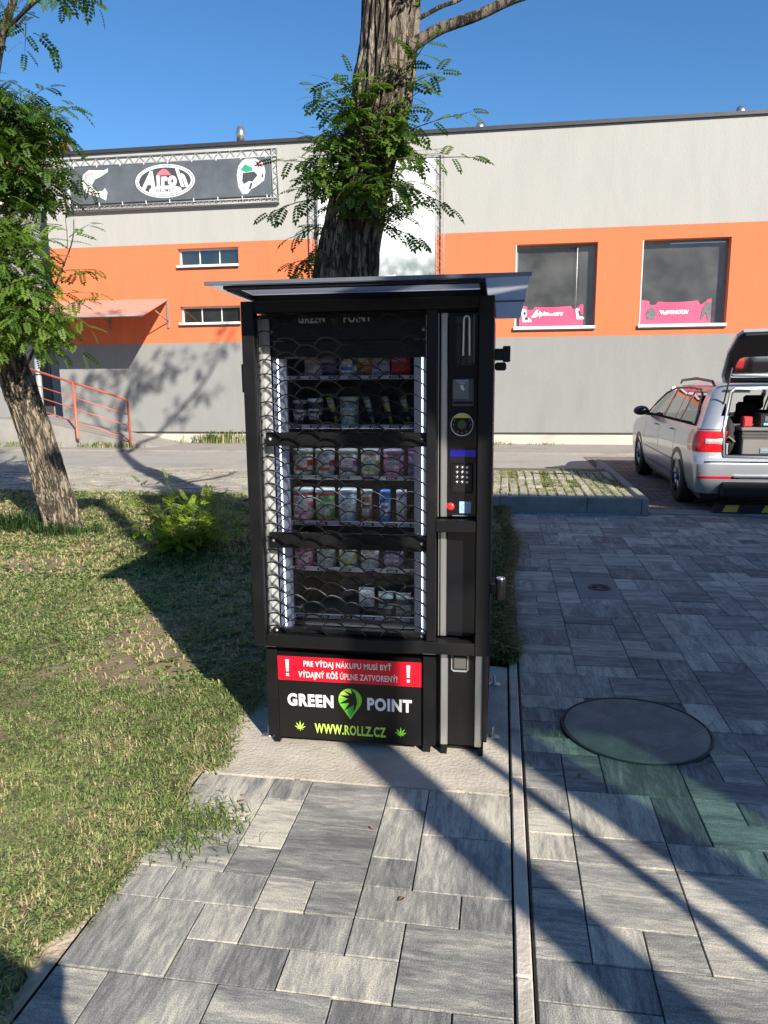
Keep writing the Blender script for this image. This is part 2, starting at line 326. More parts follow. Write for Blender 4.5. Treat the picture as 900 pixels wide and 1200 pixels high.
# small square cover with rusty ring
dc = thing('valve_cover', 'small square concrete cover with a rusty ring in the driveway', 'access cover', (.73, 5.53, 0))
MB().cbox(.578, .878, 5.251, 5.818, -.05, .001, .002).build('cover_plate', M('cover_conc', (.19, .20, .195), .8, var=.15, scale=10, bump=.2), dc)
MB().lathe([(.085, .001), (.085, .006), (.068, .009), (.06, .004), (.055, .002), (.0, .002)], (.745, 5.53, 0), 30).build('rusty_ring', M('rust', (.16, .075, .045), .8, .3, var=.3, scale=30), dc)
for x in (.69, .765): MB().box(x, x+.035, 5.515, 5.545, .0025, .005).build('lifting_slot', M('black_hole', (.01, .01, .01), .9), dc)
# kerb and raised bed of grid blocks
m_kerb = M('kerb_concrete', (.30, .29, .265), .88, var=.14, scale=6, bump=.35, bscale=80, dirt=(.2, .2, .17), dirts=4)
kerb = S(MB().box(-1.0, 1.60, 8.80, 12.0, -.3, .12).build('raised_bed', M('bed_soil', (.12, .11, .06), .95, var=.4, scale=8, bump=.6)))
x = -1.0
while x < 1.55:
    MB().cbox(x+.003, min(x+.997, 1.60), 8.745, 8.83, -.1, .172, .008).build('kerb_stone', m_kerb, kerb); x += 1.0
MB().cbox(1.603, 1.69, 8.745, 8.90, -.1, .178, .02).build('kerb_stone', m_kerb, kerb)
y = 8.905
while y < 12: MB().cbox(1.605, 1.685, y+.002, y+.996, -.1, .172, .008).build('kerb_stone', m_kerb, kerb); y += 1.0
m_grid = M('grid_block', (.40, .36, .29), .92, var=.2, scale=12, bump=.5, bscale=60, rvar=.12)
gmesh = MB().cbox(-.046, .046, -.40, .40, -.05, 0, .008).mesh('grid_block', m_grid)
gm2 = MB().cbox(-.046, .046, -.2, .2, -.05, 0, .008).mesh('grid_block', m_grid)
for i in range(23):
    xx = -.95+i*.112
    for k, (yc, g) in enumerate(((9.27, gmesh), (10.10, gmesh), (10.93, gmesh))):
        if k and random.random() < .12: continue
        if xx > .75 and k == 1 and random.random() < .4: continue
        o = link('grid_block', g, kerb, (xx+random.uniform(-.006, .006), yc+random.uniform(-.01, .01), .158+random.uniform(-.006, .006))); o.rotation_euler = (random.uniform(-.01, .01), random.uniform(-.03, .03), random.uniform(-.02, .02))
# flush kerb along the car bay, block paving, street, walkway
m_asph = M('old_asphalt', (.33, .31, .275), .93, var=.13, scale=14, bump=.5, bscale=120, dirt=(.27, .25, .215), dirts=1.1)
S(MB().box(-60, 60, 9.44, 15.62, -.3, -.02).build('street', m_asph))
S(MB().box(-1.0, 60, 8.741, 9.438, -.3, -.02).build('bay_base', m_joint))
S(MB().box(-60, 60, 15.63, 17.62, -.3, .012).build('walkway', M('walkway_concrete', (.29, .265, .235), .93, var=.1, scale=9, bump=.3, bscale=90, dirt=(.22, .2, .17), dirts=1.3)))
def block_field(name, mat, x0, x1, y0, y1, bw, bl, z, jit=.004, gap=.006, drop=0.0):
    mb = MB(); y = y0; r = 0
    while y < y1:
        x = x0-(bw/2 if r % 2 else 0)
        while x < x1:
            if random.random() >= drop:
                zz = z+random.uniform(-jit, jit); mb.box(x+gap/2, x+bw-gap/2, y+gap/2, y+bl-gap/2, z-.05, zz)
            x += bw
        y += bl; r += 1
    o = mb.build(name, mat, None, 'stuff'); return o
m_blk = M('old_block', (.36, .325, .27), .93, var=.3, scale=2.2, bump=.4, bscale=60, dirt=(.24, .22, .18), dirts=1.5)
o = block_field('block_paving', m_blk, -13, -1.02, 9.46, 12.6, .2, .16, -.004, .006, .016, .02); tag(o, 'weathered light block paving between the lawn and the street', 'paving')
m_blk2 = M('bay_block', (.17, .145, .125), .93, var=.25, scale=5, bump=.3, bscale=60)
o = block_field('block_paving', m_blk2, 1.72, 8, 9.06, 15.0, .2, .1, -.002, .003, .01); tag(o, 'brownish block paving of the parking bay under the car', 'paving')
mb = MB(); x = 1.70
while x < 8: mb.cbox(x+.003, x+.997, 8.76, 9.04, -.1, .002, .006); x += 1
o = mb.build('flush_kerb', m_kerb); S(o)
# moss in joints
# ---------------------------------------------------------------- vending machine
m_blk_m = M('black_steel', (.0045, .0045, .005), .48, .0, var=.2, scale=8, bump=.04, bscale=200, spec=.32, dirt=(.011, .0105, .010), dirts=4)
m_gloss = M('gloss_black', (.006, .006, .008), .12, 0, var=.1, spec=.6)
m_chr = M('brushed_aluminium', (.62, .62, .60), .32, .85, var=.05, scale=40, stretch=(1, 1, .05), bump=.05)
m_liner = M('liner_white', (.36, .365, .355), .5, 0, var=.06, scale=12, dirt=(.3, .295, .28), dirts=6)
m_led = M('led_profile', (.09, .105, .15), .35, .2, var=.08, emit=(.45, .5, .72), estr=.05)
m_glow = M('led_glow', (.8, .85, .9), .4, emit=(.75, .85, 1), estr=2.2)
m_fill_glow = M('added_fill_glow', (.8, .85, .9), .4, emit=(.85, .92, 1), estr=12)  # glow of the added fill strips
m_in = M('cabinet_inside', (.006, .006, .007), .7, 0, var=.2)
m_tray = M('tray_metal', (.06, .06, .065), .45, .5)
m_strip = M('price_rail', (.50, .51, .54), .4, .1, var=.06, scale=20)
m_tag = M('price_tag', (.05, .05, .055), .5); m_tagw = M('tag_digits', (.65, .65, .68), .5)
m_red = M('sticker_red', (.78, .006, .022), .38, 0, var=.04, spec=.4)
m_wht = M('print_white', (.80, .80, .79), .5, 0, var=.02); m_wht2 = M('print_grey_white', (.42, .43, .45), .5, var=.04)
m_drw = M('drawer_face', (.007, .0065, .006), .42, 0, var=.15, spec=.35, bump=.02)
FY = 2.90
vm = thing('vending_machine', 'tall black vending machine with green point lettering, barred by scalloped wire and lit inside', 'vending machine', (-.495, FY, 0))
def P(mb, name, mat, par=None, bev=0, **k):
    o = mb.build(name, mat, par or vm, **k)
    if bev: bevel(o, bev)
    return o
body = MB()
body.box(-.968, -.953, FY+.01, 3.74, .05, .455); body.box(-.984, -.969, FY+.01, 3.74, .456, 1.80); body.box(-.052, -.036, FY+.01, 3.74, .05, 1.80); body.box(-.953, -.052, 3.72, 3.74, .05, 1.80)
body.box(-.9685, -.052, FY+.01, 3.72, 1.785, 1.80); body.box(-.953, -.052, FY+.012, 3.72, .42, .50); body.box(-.9685, -.9535, FY+.012, 3.72, .457, .50); body.box(-.288, -.052, FY+.012, 3.72, .05, .42); body.box(-.288, -.052, FY+.03, 3.72, .5, 1.785)
body.box(-.953, -.288, FY+.02, 3.72, .05, .42)
P(body, 'cabinet', m_blk_m)
ins = MB().box(-.93, -.29, 3.35, 3.36, .5, 1.785).box(-.885, -.88, 2.985, 3.35, .5, 1.785).box(-.300, -.295, 2.985, 3.35, .5, 1.785).box(-.93, -.29, 2.985, 3.35, .49, .505)
P(ins, 'cabinet_lining', m_in)
# white door reveal on the left with its bright edge, led profiles left and right
P(MB().box(-.966, -.918, FY+.02, FY+.03, .50, 1.785), 'door_liner', m_liner)
P(MB().box(-.949, -.944, FY-.02, FY+.019, .50, 1.785), 'door_edge', m_chr)
P(MB().box(-.290, -.283, FY-.01, FY+.02, .50, 1.785), 'door_edge', m_chr)
for x0, x1, g in ((-.916, -.871, -.894), (-.342, -.294, -.309)):
    o = P(MB().box(x0, x1, FY+.045, FY+.095, .50, 1.70), 'light_profile', m_led)
    MB().box(g-.0025, g+.0025, FY+.041, FY+.044, .51, 1.69).build('light_strip', m_glow, o)

# header with the lettering behind the cage top
hd = P(MB().box(-.915, -.294, FY+.03, FY+.044, 1.70, 1.785).box(-.915, -.294, FY+.036, FY+.05, 1.63, 1.698), 'header_panel', m_drw)
text('GREEN', -.800, -.692, 1.766, 1.803, FY+.0295, m_wht2, hd, bold=.035, sp=1.12)
text('POINT', -.618, -.507, 1.766, 1.803, FY+.0295, m_wht2, hd, bold=.035, sp=1.12)
def hemp(cx, cz, s, y, mat, par, name='leaf_emblem'):
    mb = MB()
    for k, (a, l) in enumerate(((0, 1), (32, .92), (-32, .92), (64, .75), (-64, .75), (100, .42), (-100, .42))):
        a = math.radians(a); d = (math.sin(a), math.cos(a)); n_ = (d[1], -d[0]); w_ = .085*l
        pt = [(0, 0), (.3*l*d[0]+n_[0]*w_*.8, .3*l*d[1]+n_[1]*w_*.8), (.6*l*d[0]+n_[0]*w_, .6*l*d[1]+n_[1]*w_), (l*d[0], l*d[1]), (.6*l*d[0]-n_[0]*w_, .6*l*d[1]-n_[1]*w_), (.3*l*d[0]-n_[0]*w_*.8, .3*l*d[1]-n_[1]*w_*.8)]
        mb.prism([(cx+s*px, cz+s*pz) for px, pz in pt], y-.0004-.00008*k, y)
    mb.prism([(cx-.012*s*2, cz-.3*s), (cx+.012*s*2, cz-.3*s), (cx+.012*s*2, cz), (cx-.012*s*2, cz)], y-.0003, y)
    return mb.build(name, mat, par)
m_g1 = M('print_green', (.20, .62, .035), .5, var=.03); m_g2 = M('print_lime', (.52, .80, .10), .5, var=.03); m_g3 = M('print_dark_green', (.03, .36, .06), .5)
def gp_logo(cx, cz, s, y, par, m_g1=m_g1, m_g2=m_g2, m_g3=m_g3):
    """map pin made of green wedges split by a black leaf"""
    pin = []
    for k in range(29):
        a = math.radians(-40+260*k/28); pin.append((cx+s*math.cos(a), cz+s*math.sin(a)))
    pin.append((cx, cz-1.75*s))
    MB().prism(pin, y-.0006, y).build('pin_emblem', m_g1, par)
    mb = MB(); mb.prism([(cx-.95*s, cz+.1*s), (cx-.8*s, cz+.6*s), (cx-.4*s, cz+.9*s), (cx+.1*s, cz+.98*s), (cx+.2*s, cz+.2*s)], y-.0012, y-.0007); mb.build('pin_emblem', m_g2, par)
    mb = MB(); mb.prism([(cx-.1*s, cz-.1*s), (cx+.5*s, cz-.75*s), (cx, cz-1.6*s), (cx-.25*s, cz-1.1*s)], y-.0013, y-.0008); mb.build('pin_emblem', m_g3, par)
    mb = MB(); ox, oz = cx+.55*s, cz+.15*s
    for k, (a, l, w_) in enumerate(((172, 1.45, .17), (148, 1.3, .13), (200, 1.6, .2), (228, 1.6, .18), (258, 1.2, .15), (120, 1.0, .12))):
        a = math.radians(a); d = (math.cos(a), math.sin(a)); nn = (-d[1], d[0])
        mb.prism([(ox, oz), (ox+s*(.4*l*d[0]+nn[0]*w_), oz+s*(.4*l*d[1]+nn[1]*w_)), (ox+s*l*d[0], oz+s*l*d[1]), (ox+s*(.4*l*d[0]-nn[0]*w_), oz+s*(.4*l*d[1]-nn[1]*w_))], y-.0018-.0001*k, y-.0014)
    mb.build('leaf_emblem', m_drw, par)
m_dg = M('print_dim_green', (.035, .09, .015), .5); gp_logo(-.652, 1.790, .020, FY+.0295, hd, m_dg, m_dg, m_dg)
# trays with price rails
trays = [(1.563, 1.547), (1.366, 1.349), (1.155, 1.138), (.962, .943), (.763, .745), (.553, .535)]
TRAY = []
for k, (zt, zb) in enumerate(trays):
    o = P(MB().box(-.878, -.302, FY+.10, 3.34, zb+.004, zb+.012), 'tray', m_tray)
    MB().cbox(-.872, -.304, FY+.088, FY+.099, zb, zt, .0015).build('price_rail', m_strip, o)
    n = 7 if k in (0, 1) else 6
    for i in range(n):
        x = -.862+i*(.54/(n-1))*.92; MB().box(x, x+.048, FY+.0865, FY+.0878, zb+.003, zt-.003).build('price_tag', m_tag, o); dg = MB()
        for q in range(4): dg.box(x+.008+q*.008, x+.013+q*.008, FY+.0860, FY+.0864, zb+.006, zt-.006)
        dg.build('price_digits', m_tagw, o, 'stuff')
    TRAY.append(zb+.012)
    if k: MB().box(-.84, -.335, FY+.104, FY+.112, zb-.001, zb+.0035).build('added_fill_strip', m_fill_glow, o)  # added hidden strip that brightens the goods below the tray
    mb = MB()
    for i in range(n+1):
        x = -.874+i*(.568/n); mb.box(x-.001, x+.001, FY+.11, 3.33, zb+.0125, zb+.035)
    mb.build('divider', m_tray, o, 'stuff')
P(MB().box(-.869, -.345, FY+.0795, FY+.0825, .505, 1.63), 'glass_pane', glass_mat('cabinet_glass', (.95, .96, .97), -.02))
# control column
P(MB().cbox(-.244, -.2395, FY-.012, FY+.005, 1.008, 1.792, .0015), 'trim_strip', m_chr)
P(MB().cbox(-.232, -.2065, FY-.014, FY+.005, 1.008, 1.792, .003), 'trim_strip', m_chr)
P(MB().cbox(-.089, -.0855, FY-.012, FY+.005, 1.008, 1.792, .0015), 'trim_strip', m_chr)
cp = P(MB().cbox(-.205, -.092, FY-.006, FY+.03, 1.008, 1.792, .002), 'control_panel', m_gloss)
vd = P(MB().cbox(-.182, -.104, FY-.022, FY-.006, 1.596, 1.785, .008), 'card_slot_unit', M('slot_plastic', (.03, .032, .036), .3, var=.1))
MB().cbox(-.176, -.155, FY-.028, FY-.0225, 1.60, 1.75, .004).build('side_cover', M('slot_plastic2', (.022, .026, .034), .25), vd)
MB().tube([(-.1475, FY-.026, 1.632), (-.146, FY-.026, 1.765), (-.143, FY-.026, 1.7745), (-.136, FY-.026, 1.778), (-.128, FY-.026, 1.7745), (-.125, FY-.026, 1.765), (-.1235, FY-.026, 1.632)], .0034, 8).build('white_guide', M('white_plastic', (.85, .86, .84), .3, var=.02), vd)
MB().box(-.138, -.134, FY-.0235, FY-.022, 1.60, 1.76).build('slot', MATS['black_hole'], vd)
rd = P(MB().cbox(-.189, -.106, FY-.016, FY-.006, 1.443, 1.547, .004), 'card_reader', M('reader_grey', (.085, .09, .095), .4, var=.1))
MB().cbox(-.186, -.124, FY-.0195, FY-.0165, 1.47, 1.544, .002).build('reader_face', M('reader_face', (.17, .175, .18), .35), rd)
MB().box(-.185, -.109, FY-.0175, FY-.0162, 1.451, 1.461).build('slot', MATS['black_hole'], rd)
text('INSERT CARD', -.172, -.130, 1.536, 1.541, FY-.0197, m_wht, rd); text('HERE', -.163, -.141, 1.528, 1.533, FY-.0197, m_wht, rd)
MB().tube([(-.154, FY-.0205, 1.523), (-.151, FY-.0205, 1.512), (-.143, FY-.0205, 1.504)], .0045, 8).lathe([(.0, -.001), (.007, -.001), (.007, .001)], (-.151, FY-.02, 1.517), 12, ax='y').build('hand_symbol', m_wht, rd)
dl = P(MB().lathe([(.0, -.001), (.044, -.001), (.044, .004)], (-.150, FY-.007, 1.372), 40, ax='y', sm=False), 'round_decal', m_gloss)
MB().lathe([(.0445, .004), (.0445, -.0035), (.0405, -.0035), (.0405, .004)], (-.150, FY-.0075, 1.372), 40, ax='y').build('decal_ring', M('ring_silver', (.7, .7, .68), .35, .6), dl)
seg = [(-.150+.0400*math.cos(math.radians(a)), 1.372+.0400*math.sin(math.radians(a))) for a in range(40, 141, 10)]
MB().prism(seg, FY-.0092, FY-.0085).build('yellow_segment', M('decal_yellow', (.72, .66, .06), .4), dl)
MB().lathe([(0, -.0005), (.017, -.0005)], (-.150, FY-.0084, 1.372), 20, ax='y').build('green_centre', M('decal_green', (.07, .11, .04), .5), dl)
for a in (0, 30, 60, 90, 120, 150, 180, 240, 270, 300):
    a = math.radians(a+180 if a < 0 else a); MB().box(-.150+.033*math.cos(a)-.0015, -.150+.033*math.cos(a)+.0015, FY-.0096, FY-.0093, 1.372+.031*math.sin(a)-.0015, 1.372+.031*math.sin(a)+.0015).build('decal_mark', M('decal_grey', (.5, .48, .3), .5), dl)
P(MB().box(-.197, -.094, FY-.0075, FY-.0062, 1.228, 1.283).box(-.197, -.094, FY-.0085, FY-.0062, 1.222, 1.227), 'display_frame', M('display_frame', (.012, .012, .015), .25))
P(MB().box(-.195, -.096, FY-.0088, FY-.0078, 1.248, 1.274), 'display', M('display_blue', (.012, .01, .16), .15, emit=(.02, .012, .35), estr=.22))
kp = P(MB().cbox(-.190, -.104, FY-.011, FY-.006, 1.105, 1.222, .006), 'keypad', M('keypad_black', (.01, .01, .01), .35))
kmesh = MB().lathe([(0, -.006), (.0045, -.006), (.0062, -.003), (.0062, 0)], n=14, ax='y').mesh('key', M('key_steel', (.75, .75, .72), .2, .9), (0, 0, 0))
for r_ in range(4):
    for c_ in range(3): link('key', kmesh, kp, (-.168+c_*.020, FY-.011, 1.207-r_*.0195))
P(MB().lathe([(0, -.008), (.012, -.008), (.0155, -.004), (.0155, 0)], (-.192, FY-.006, 1.050), 24, ax='y'), 'red_button', M('button_red', (.80, .03, .03), .3, var=.03))
st = P(MB().cbox(-.158, -.111, FY-.0085, FY-.0065, 1.024, 1.071, .001), 'blue_sticker', M('sticker_blue', (.35, .52, .70), .4, var=.08, scale=60))
MB().lathe([(.012, -.0002), (.0145, -.0002)], (-.1345, FY-.0088, 1.048), 20, ax='y').build('sticker_ring', M('sticker_blue2', (.2, .36, .55), .4), st)
P(MB().box(-.185, -.125, FY-.0085, FY-.0065, 1.0125, 1.0165), 'trim_strip', m_chr)
# lower glossy door of the column
P(MB().cbox(-.240, -.2355, FY-.012, FY+.005, .515, .955, .0015), 'trim_strip', m_chr)
P(MB().cbox(-.231, -.2065, FY-.014, FY+.005, .515, .955, .003), 'trim_strip', m_chr)
P(MB().cbox(-.089, -.0845, FY-.012, FY+.005, .515, .955, .0015), 'trim_strip', m_chr)
P(MB().cbox(-.205, -.091, FY-.004, FY+.03, .515, .955, .002), 'column_door', m_gloss)
# foot section of the column with coin return
P(MB().cbox(-.228, -.197, FY-.026, FY+.01, .045, .455, .004), 'trim_strip', m_chr)
P(MB().cbox(-.086, -.058, FY-.026, FY+.01, .042, .455, .004), 'trim_strip', m_chr)
P(MB().cbox(-.196, -.087, FY-.016, FY+.03, .045, .455, .002), 'coin_door', m_drw)
cr = P(MB().cbox(-.196+.012, -.112, FY-.024, FY-.016, .370, .447, .010), 'coin_return', M('coin_frame', (.5, .5, .48), .4, .7))
MB().box(-.177, -.119, FY-.0246, FY-.0242, .378, .439).build('coin_well', MATS['black_hole'], cr)
MB().cbox(-.172, -.124, FY-.0265, FY-.0248, .384, .432, .0008).build('coin_flap', M('coin_flap', (.17, .165, .15), .35, .5), cr)
# left and right posts around the drawer
P(MB().cbox(-.968, -.9195, FY-.028, FY+.02, .04, .432, .003), 'post', m_blk_m); P(MB().cbox(-.300, -.246, FY-.028, FY+.02, .04, .432, .003), 'post', m_blk_m)
P(MB().cbox(-.966, -.9205, FY-.026, FY+.01, .437, .462, .002), 'corner_plate', m_chr); P(MB().cbox(-.302, -.247, FY-.026, FY+.01, .437, .464, .002), 'corner_plate', m_chr)
P(MB().box(-.944, -.920, FY-.02, FY+.03, .005, .04).box(-.30, -.27, FY-.02, FY+.03, .005, .04).box(-.225, -.20, FY-.022, FY+.03, 0, .045).box(-.07, -.05, FY-.022, FY+.03, 0, .042), 'foot', m_blk_m)
P(MB().box(-.955, -.06, FY+.03, FY+.05, .0, .06), 'plinth', MATS['black_hole'])
# drawer: bowed face with handle groove
dr = MB(); n = 24
for i in range(n+1):
    x = -.917+i*(.611/n); bow = .010*math.sin(math.pi*i/n)
    dr.v += [(x, FY-.026-bow*.0, .034), (x, FY-.028-bow*.0, .405), (x, FY+.012, .425-.018*math.sin(math.pi*i/n)), (x, FY+.02, .034)]
for i in range(n):
    for k in range(4):
        a = i*4+k; b_ = i*4+(k+1) % 4; dr.f.append((a, a+4, b_+4, b_)); dr.mi.append(0); dr.sm.append(False)
drw = P(dr, 'delivery_drawer', m_drw)
MB().cbox(-.915, -.308, FY-.030, FY-.004, .436, .462, .004).build('drawer_lip', m_blk_m, drw)
DY = FY-.0285
stk = MB().box(-.9155, -.3055, DY-.0012, DY-.0004, .296, .402).build('warning_sticker', m_red, drw)
def dtext(*a, **k): return text(*a, drw, **k)
dtext('PRE VÝDAJ NÁKUPU MUSÍ BYŤ', -.803, -.430, .353, .394, DY-.0014, m_wht, bold=.015, sp=1.06, name='lettering')
dtext('VÝDAJNÝ KÔŠ ÚPLNE ZATVORENÝ!', -.826, -.405, .303, .3445, DY-.0014, m_wht, bold=.015, sp=1.06, name='lettering')
for x in (-.874, -.359): MB().prism([(x-.0075, .388), (x+.0075, .388), (x+.0055, .335), (x-.0055, .335)], DY-.0016, DY-.0013).box(x-.006, x+.006, DY-.0016, DY-.0013, .314, .326).build('exclamation_mark', m_wht, drw)
dtext('GREEN', -.878, -.678, .180, .237, DY-.0002, m_wht, bold=.045, sp=1.13); dtext('POINT', -.533, -.345, .180, .237, DY-.0002, m_wht, bold=.045, sp=1.13)
gp_logo(-.606, .222, .050, DY+.0002, drw)
dtext('WWW.ROLLZ.CZ', -.762, -.455, .062, .107, DY-.0002, m_g2, bold=.03, sp=1.08)
hemp(-.826, .078, .036, DY, m_g2, drw); hemp(-.392, .078, .036, DY, m_g1, drw)
# roof hood: tinted sheet on a steel frame, wider than the cage
rf = thing('machine_canopy', 'flat grey rain canopy of frosted sheet on a black frame above the vending machine', 'canopy', (-.48, 3.2, 1.86))
def frosted(name='frosted_sheet', c=None, k=.72):
    m = bpy.data.materials.new(name); m.use_nodes = True; n = m.node_tree; n.nodes.clear(); L = n.links.new
    o = n.nodes.new('ShaderNodeOutputMaterial'); d = n.nodes.new('ShaderNodeBsdfPrincipled'); d.inputs['Base Color'].default_value = (.74, .75, .76, 1); d.inputs['Roughness'].default_value = .4
    t = n.nodes.new('ShaderNodeBsdfTranslucent'); t.inputs[0].default_value = (.80, .80, .82, 1); mx = n.nodes.new('ShaderNodeMixShader'); mx.inputs[0].default_value = .5
    mx.inputs[0].default_value = k
    if c: d.inputs['Base Color'].default_value = c; t.inputs[0].default_value = c
    L(d.outputs[0], mx.inputs[1]); L(t.outputs[0], mx.inputs[2]); L(mx.outputs[0], o.inputs[0]); return m
m_fr = frosted()
def zr(y): return 1.882-(y-2.62)*.028
def slopebox(mb, x0, x1, y0, y1, dz0, dz1, mi=0):
    return mb.add([(x0, y0, zr(y0)+dz0), (x1, y0, zr(y0)+dz0), (x1, y1, zr(y1)+dz0), (x0, y1, zr(y1)+dz0), (x0, y0, zr(y0)+dz1), (x1, y0, zr(y0)+dz1), (x1, y1, zr(y1)+dz1), (x0, y1, zr(y1)+dz1)],
                  [(0, 3, 2, 1), (4, 5, 6, 7), (0, 1, 5, 4), (1, 2, 6, 5), (2, 3, 7, 6), (3, 0, 4, 7)], mi)
for a_ in ((-1.045, -.963, 2.62, 3.235), (-.084, .085, 2.62, 3.235), (-.9625, -.0845, 2.88, 3.235), (-1.045, .085, 3.25, 3.95)): slopebox(MB(), *a_, 0, .008).build('roof_sheet', m_fr, rf)
slopebox(MB(), -1.047, .087, 3.236, 3.249, -.006, .012).build('seam_profile', M('grey_trim', (.16, .17, .19), .4, .3), rf)
slopebox(MB(), -1.05, .09, 2.598, 2.611, -.003, .010).build('front_profile', M('front_trim', (.20, .215, .24), .35, .5), rf)
fb = slopebox(MB(), -.985, -.062, 2.612, 2.645, -.016, -.004); fb.build('front_bar', m_blk_m, rf)
for x in (-.985, -.084): slopebox(MB(), x, x+.022, 2.646, 3.74, -.018, -.002).build('side_bar', m_blk_m, rf)
slopebox(MB(), -.962, -.085, 2.621, 2.879, .001, .006).build('visor_panel', frosted('smoked_panel', (.56, .585, .64, 1), .62), rf)
slopebox(MB(), -.962, -.085, 2.881, 3.70, -.03, -.002).build('roof_frame', m_blk_m, rf)
for x in (-.97, -.07): MB().box(x-.012, x+.012, 3.69, 3.714, 1.80, 1.835).build('support', m_blk_m, rf)
# security cage
cg = thing('security_cage', 'black steel security frame with fish-scale wire grille locked over the front of the vending machine', 'security grille', (-.515, 2.86, .455))
def G(mb, name, mat=m_blk_m, par=None): return mb.build(name, mat, par or cg)
ZB, ZT = .458, 1.845
G(MB().cbox(-1.0, -.950, 2.825, 2.878, ZB, ZT, .003), 'frame_bar'); G(MB().cbox(-.088+.0, -.032, 2.825, 2.878, ZB, ZT, .003), 'frame_bar')
G(MB().cbox(-.949, -.089, 2.827, 2.877, 1.803, ZT, .003), 'frame_bar'); G(MB().cbox(-.949, -.089, 2.827, 2.877, ZB, .508, .003), 'frame_bar')
G(MB().cbox(-.2825, -.2455, 2.829, 2.876, .509, 1.802, .003), 'frame_bar'); G(MB().cbox(-.245, -.089, 2.830, 2.875, .958, 1.004, .003), 'frame_bar')
G(MB().box(-1.0, -.972, 2.879, 3.5, 1.815, 1.843).box(-.05, -.032, 2.879, 3.5, 1.815, 1.843).box(-1.0, -.972, 2.879, 3.5, ZB, ZB+.03).box(-.05, -.034, 2.879, 3.5, ZB, ZB+.03), 'side_arm')
for z0, z1 in ((1.288, 1.342), (.870, .935), (.4735+.036, .527)):
    o = G(MB().cbox(-.930, -.2835, 2.862, 2.885, z0, z1, .003), 'cross_bar')
    for x in (-.912, -.302):
        MB().lathe([(0, -.006), (.006, -.005), (.008, 0)], (x, 2.862, (z0+z1)/2), 12, ax='y').build('bolt', M('bolt_zinc', (.55, .55, .53), .35, .8), o)
for x in (-.912, -.302): G(MB().lathe([(0, -.006), (.006, -.005), (.008, 0)], (x, 2.93, 1.735), 12, ax='y'), 'bolt', MATS['bolt_zinc'])
G(MB().tube([(-.9435, 2.842, .509), (-.9435, 2.842, 1.802)], .0028, 6), 'grille_rod')
# scallops: each arc ends on the flanks of its neighbours
am = MB(); n = 12; hw, dp = .0580, .0305; rr = .0022
def arcz(x): return -dp*(abs(x)/.046)**2.3 if x < 0 else -dp*(x/.062)**2.0
n = 14; pp = [(-.046+.108*i/n, 0, arcz(-.046+.108*i/n)) for i in range(n+1)]
for i in range(n+1):
    x, _, z = pp[i]; a = Vector(pp[min(i+1, n)])-Vector(pp[max(i-1, 0)]); a.normalize(); nn = Vector((-a.z, 0, a.x))
    for sx, sy in ((-1, -1), (1, -1), (1, 1), (-1, 1)): am.v.append((x+nn.x*rr*sx, sy*.005, z+nn.z*rr*sx))
for i in range(n):
    for k in range(4): am.f.append((i*4+k, i*4+(k+1) % 4, i*4+4+(k+1) % 4, i*4+4+k)); am.mi.append(0); am.sm.append(False)
m_wire = M('grille_steel', (.006, .006, .006), .30, .2, var=.2, spec=.5)
arc = am.mesh('scallop', m_wire)
pc, pr = .0815, .0540; cnt = 0
for c_ in range(8):
    x = -.914+c_*pc; z = 1.792-(pr/2 if c_ % 2 else 0)-.004
    while z > .535:
        a = arc
        if x-.046 < -.9435 or x+.062 > -.2835:
            key = 'scl' if x < -.6 else 'scr'
            if key not in MATS:
                b_ = MB(); lo, hi = (-.9435-x, .07) if x < -.6 else (-.05, -.2835-x)
                for i in range(len(pp)):
                    pass
                b_.v = [(min(max(v[0], lo), hi) if not (lo <= v[0] <= hi) else v[0], v[1], v[2]) for v in am.v]
                for j, v in enumerate(am.v):
                    if v[0] < lo or v[0] > hi:
                        q = lo if v[0] < lo else hi; b_.v[j] = (q, v[1], arcz(q)+(rr if j % 4 in (1, 2) else -rr))
                b_.f, b_.mi, b_.sm = am.f, am.mi, am.sm; MATS[key] = b_.mesh('scallop', m_wire)
            a = MATS[key]
        link('scallop', a, cg, (x, 2.842, z)); cnt += 1; z -= pr
del MATS['scl']
MATS.pop('scr', None)
# locks on the right, hinge boxes on the left
lk = G(MB().cbox(-.031, .024, 2.835, 2.872, 1.612, 1.655, .003).cbox(.0, .028, 2.828, 2.868, 1.606, 1.664, .003), 'lock_bracket')
MB().cbox(-.028, .014, 2.832, 2.875, 1.575, 1.605, .006).build('lock_body', m_blk_m, lk)
lk = G(MB().cbox(-.031, -.008, 2.835, 2.87, .715, .752, .003), 'lock_bracket')
MB().lathe([(.0, 0), (.0185, 0), (.0195, .004), (.0195, .080), (.0175, .084), (0, .084)], (.008, 2.85, .69), 20).build('lock_body', M('lock_black', (.012, .012, .012), .25, .2), lk)
MB().lathe([(.0175, .0845), (.0175, .088), (.012, .088), (.0115, .0855)], (.008, 2.85, .69), 24).lathe([(.007, .0845), (.007, .088), (0, .088)], (.008, 2.85, .69), 16).build('lock_cylinder', M('lock_chrome', (.8, .8, .8), .2, .9), lk)
G(MB().cbox(-1.010, -1.0005, 2.835, 2.872, 1.50, 1.61, .003), 'hinge'); G(MB().cbox(-1.008, -1.0005, 2.835, 2.872, .62, .72, .003), 'hinge')
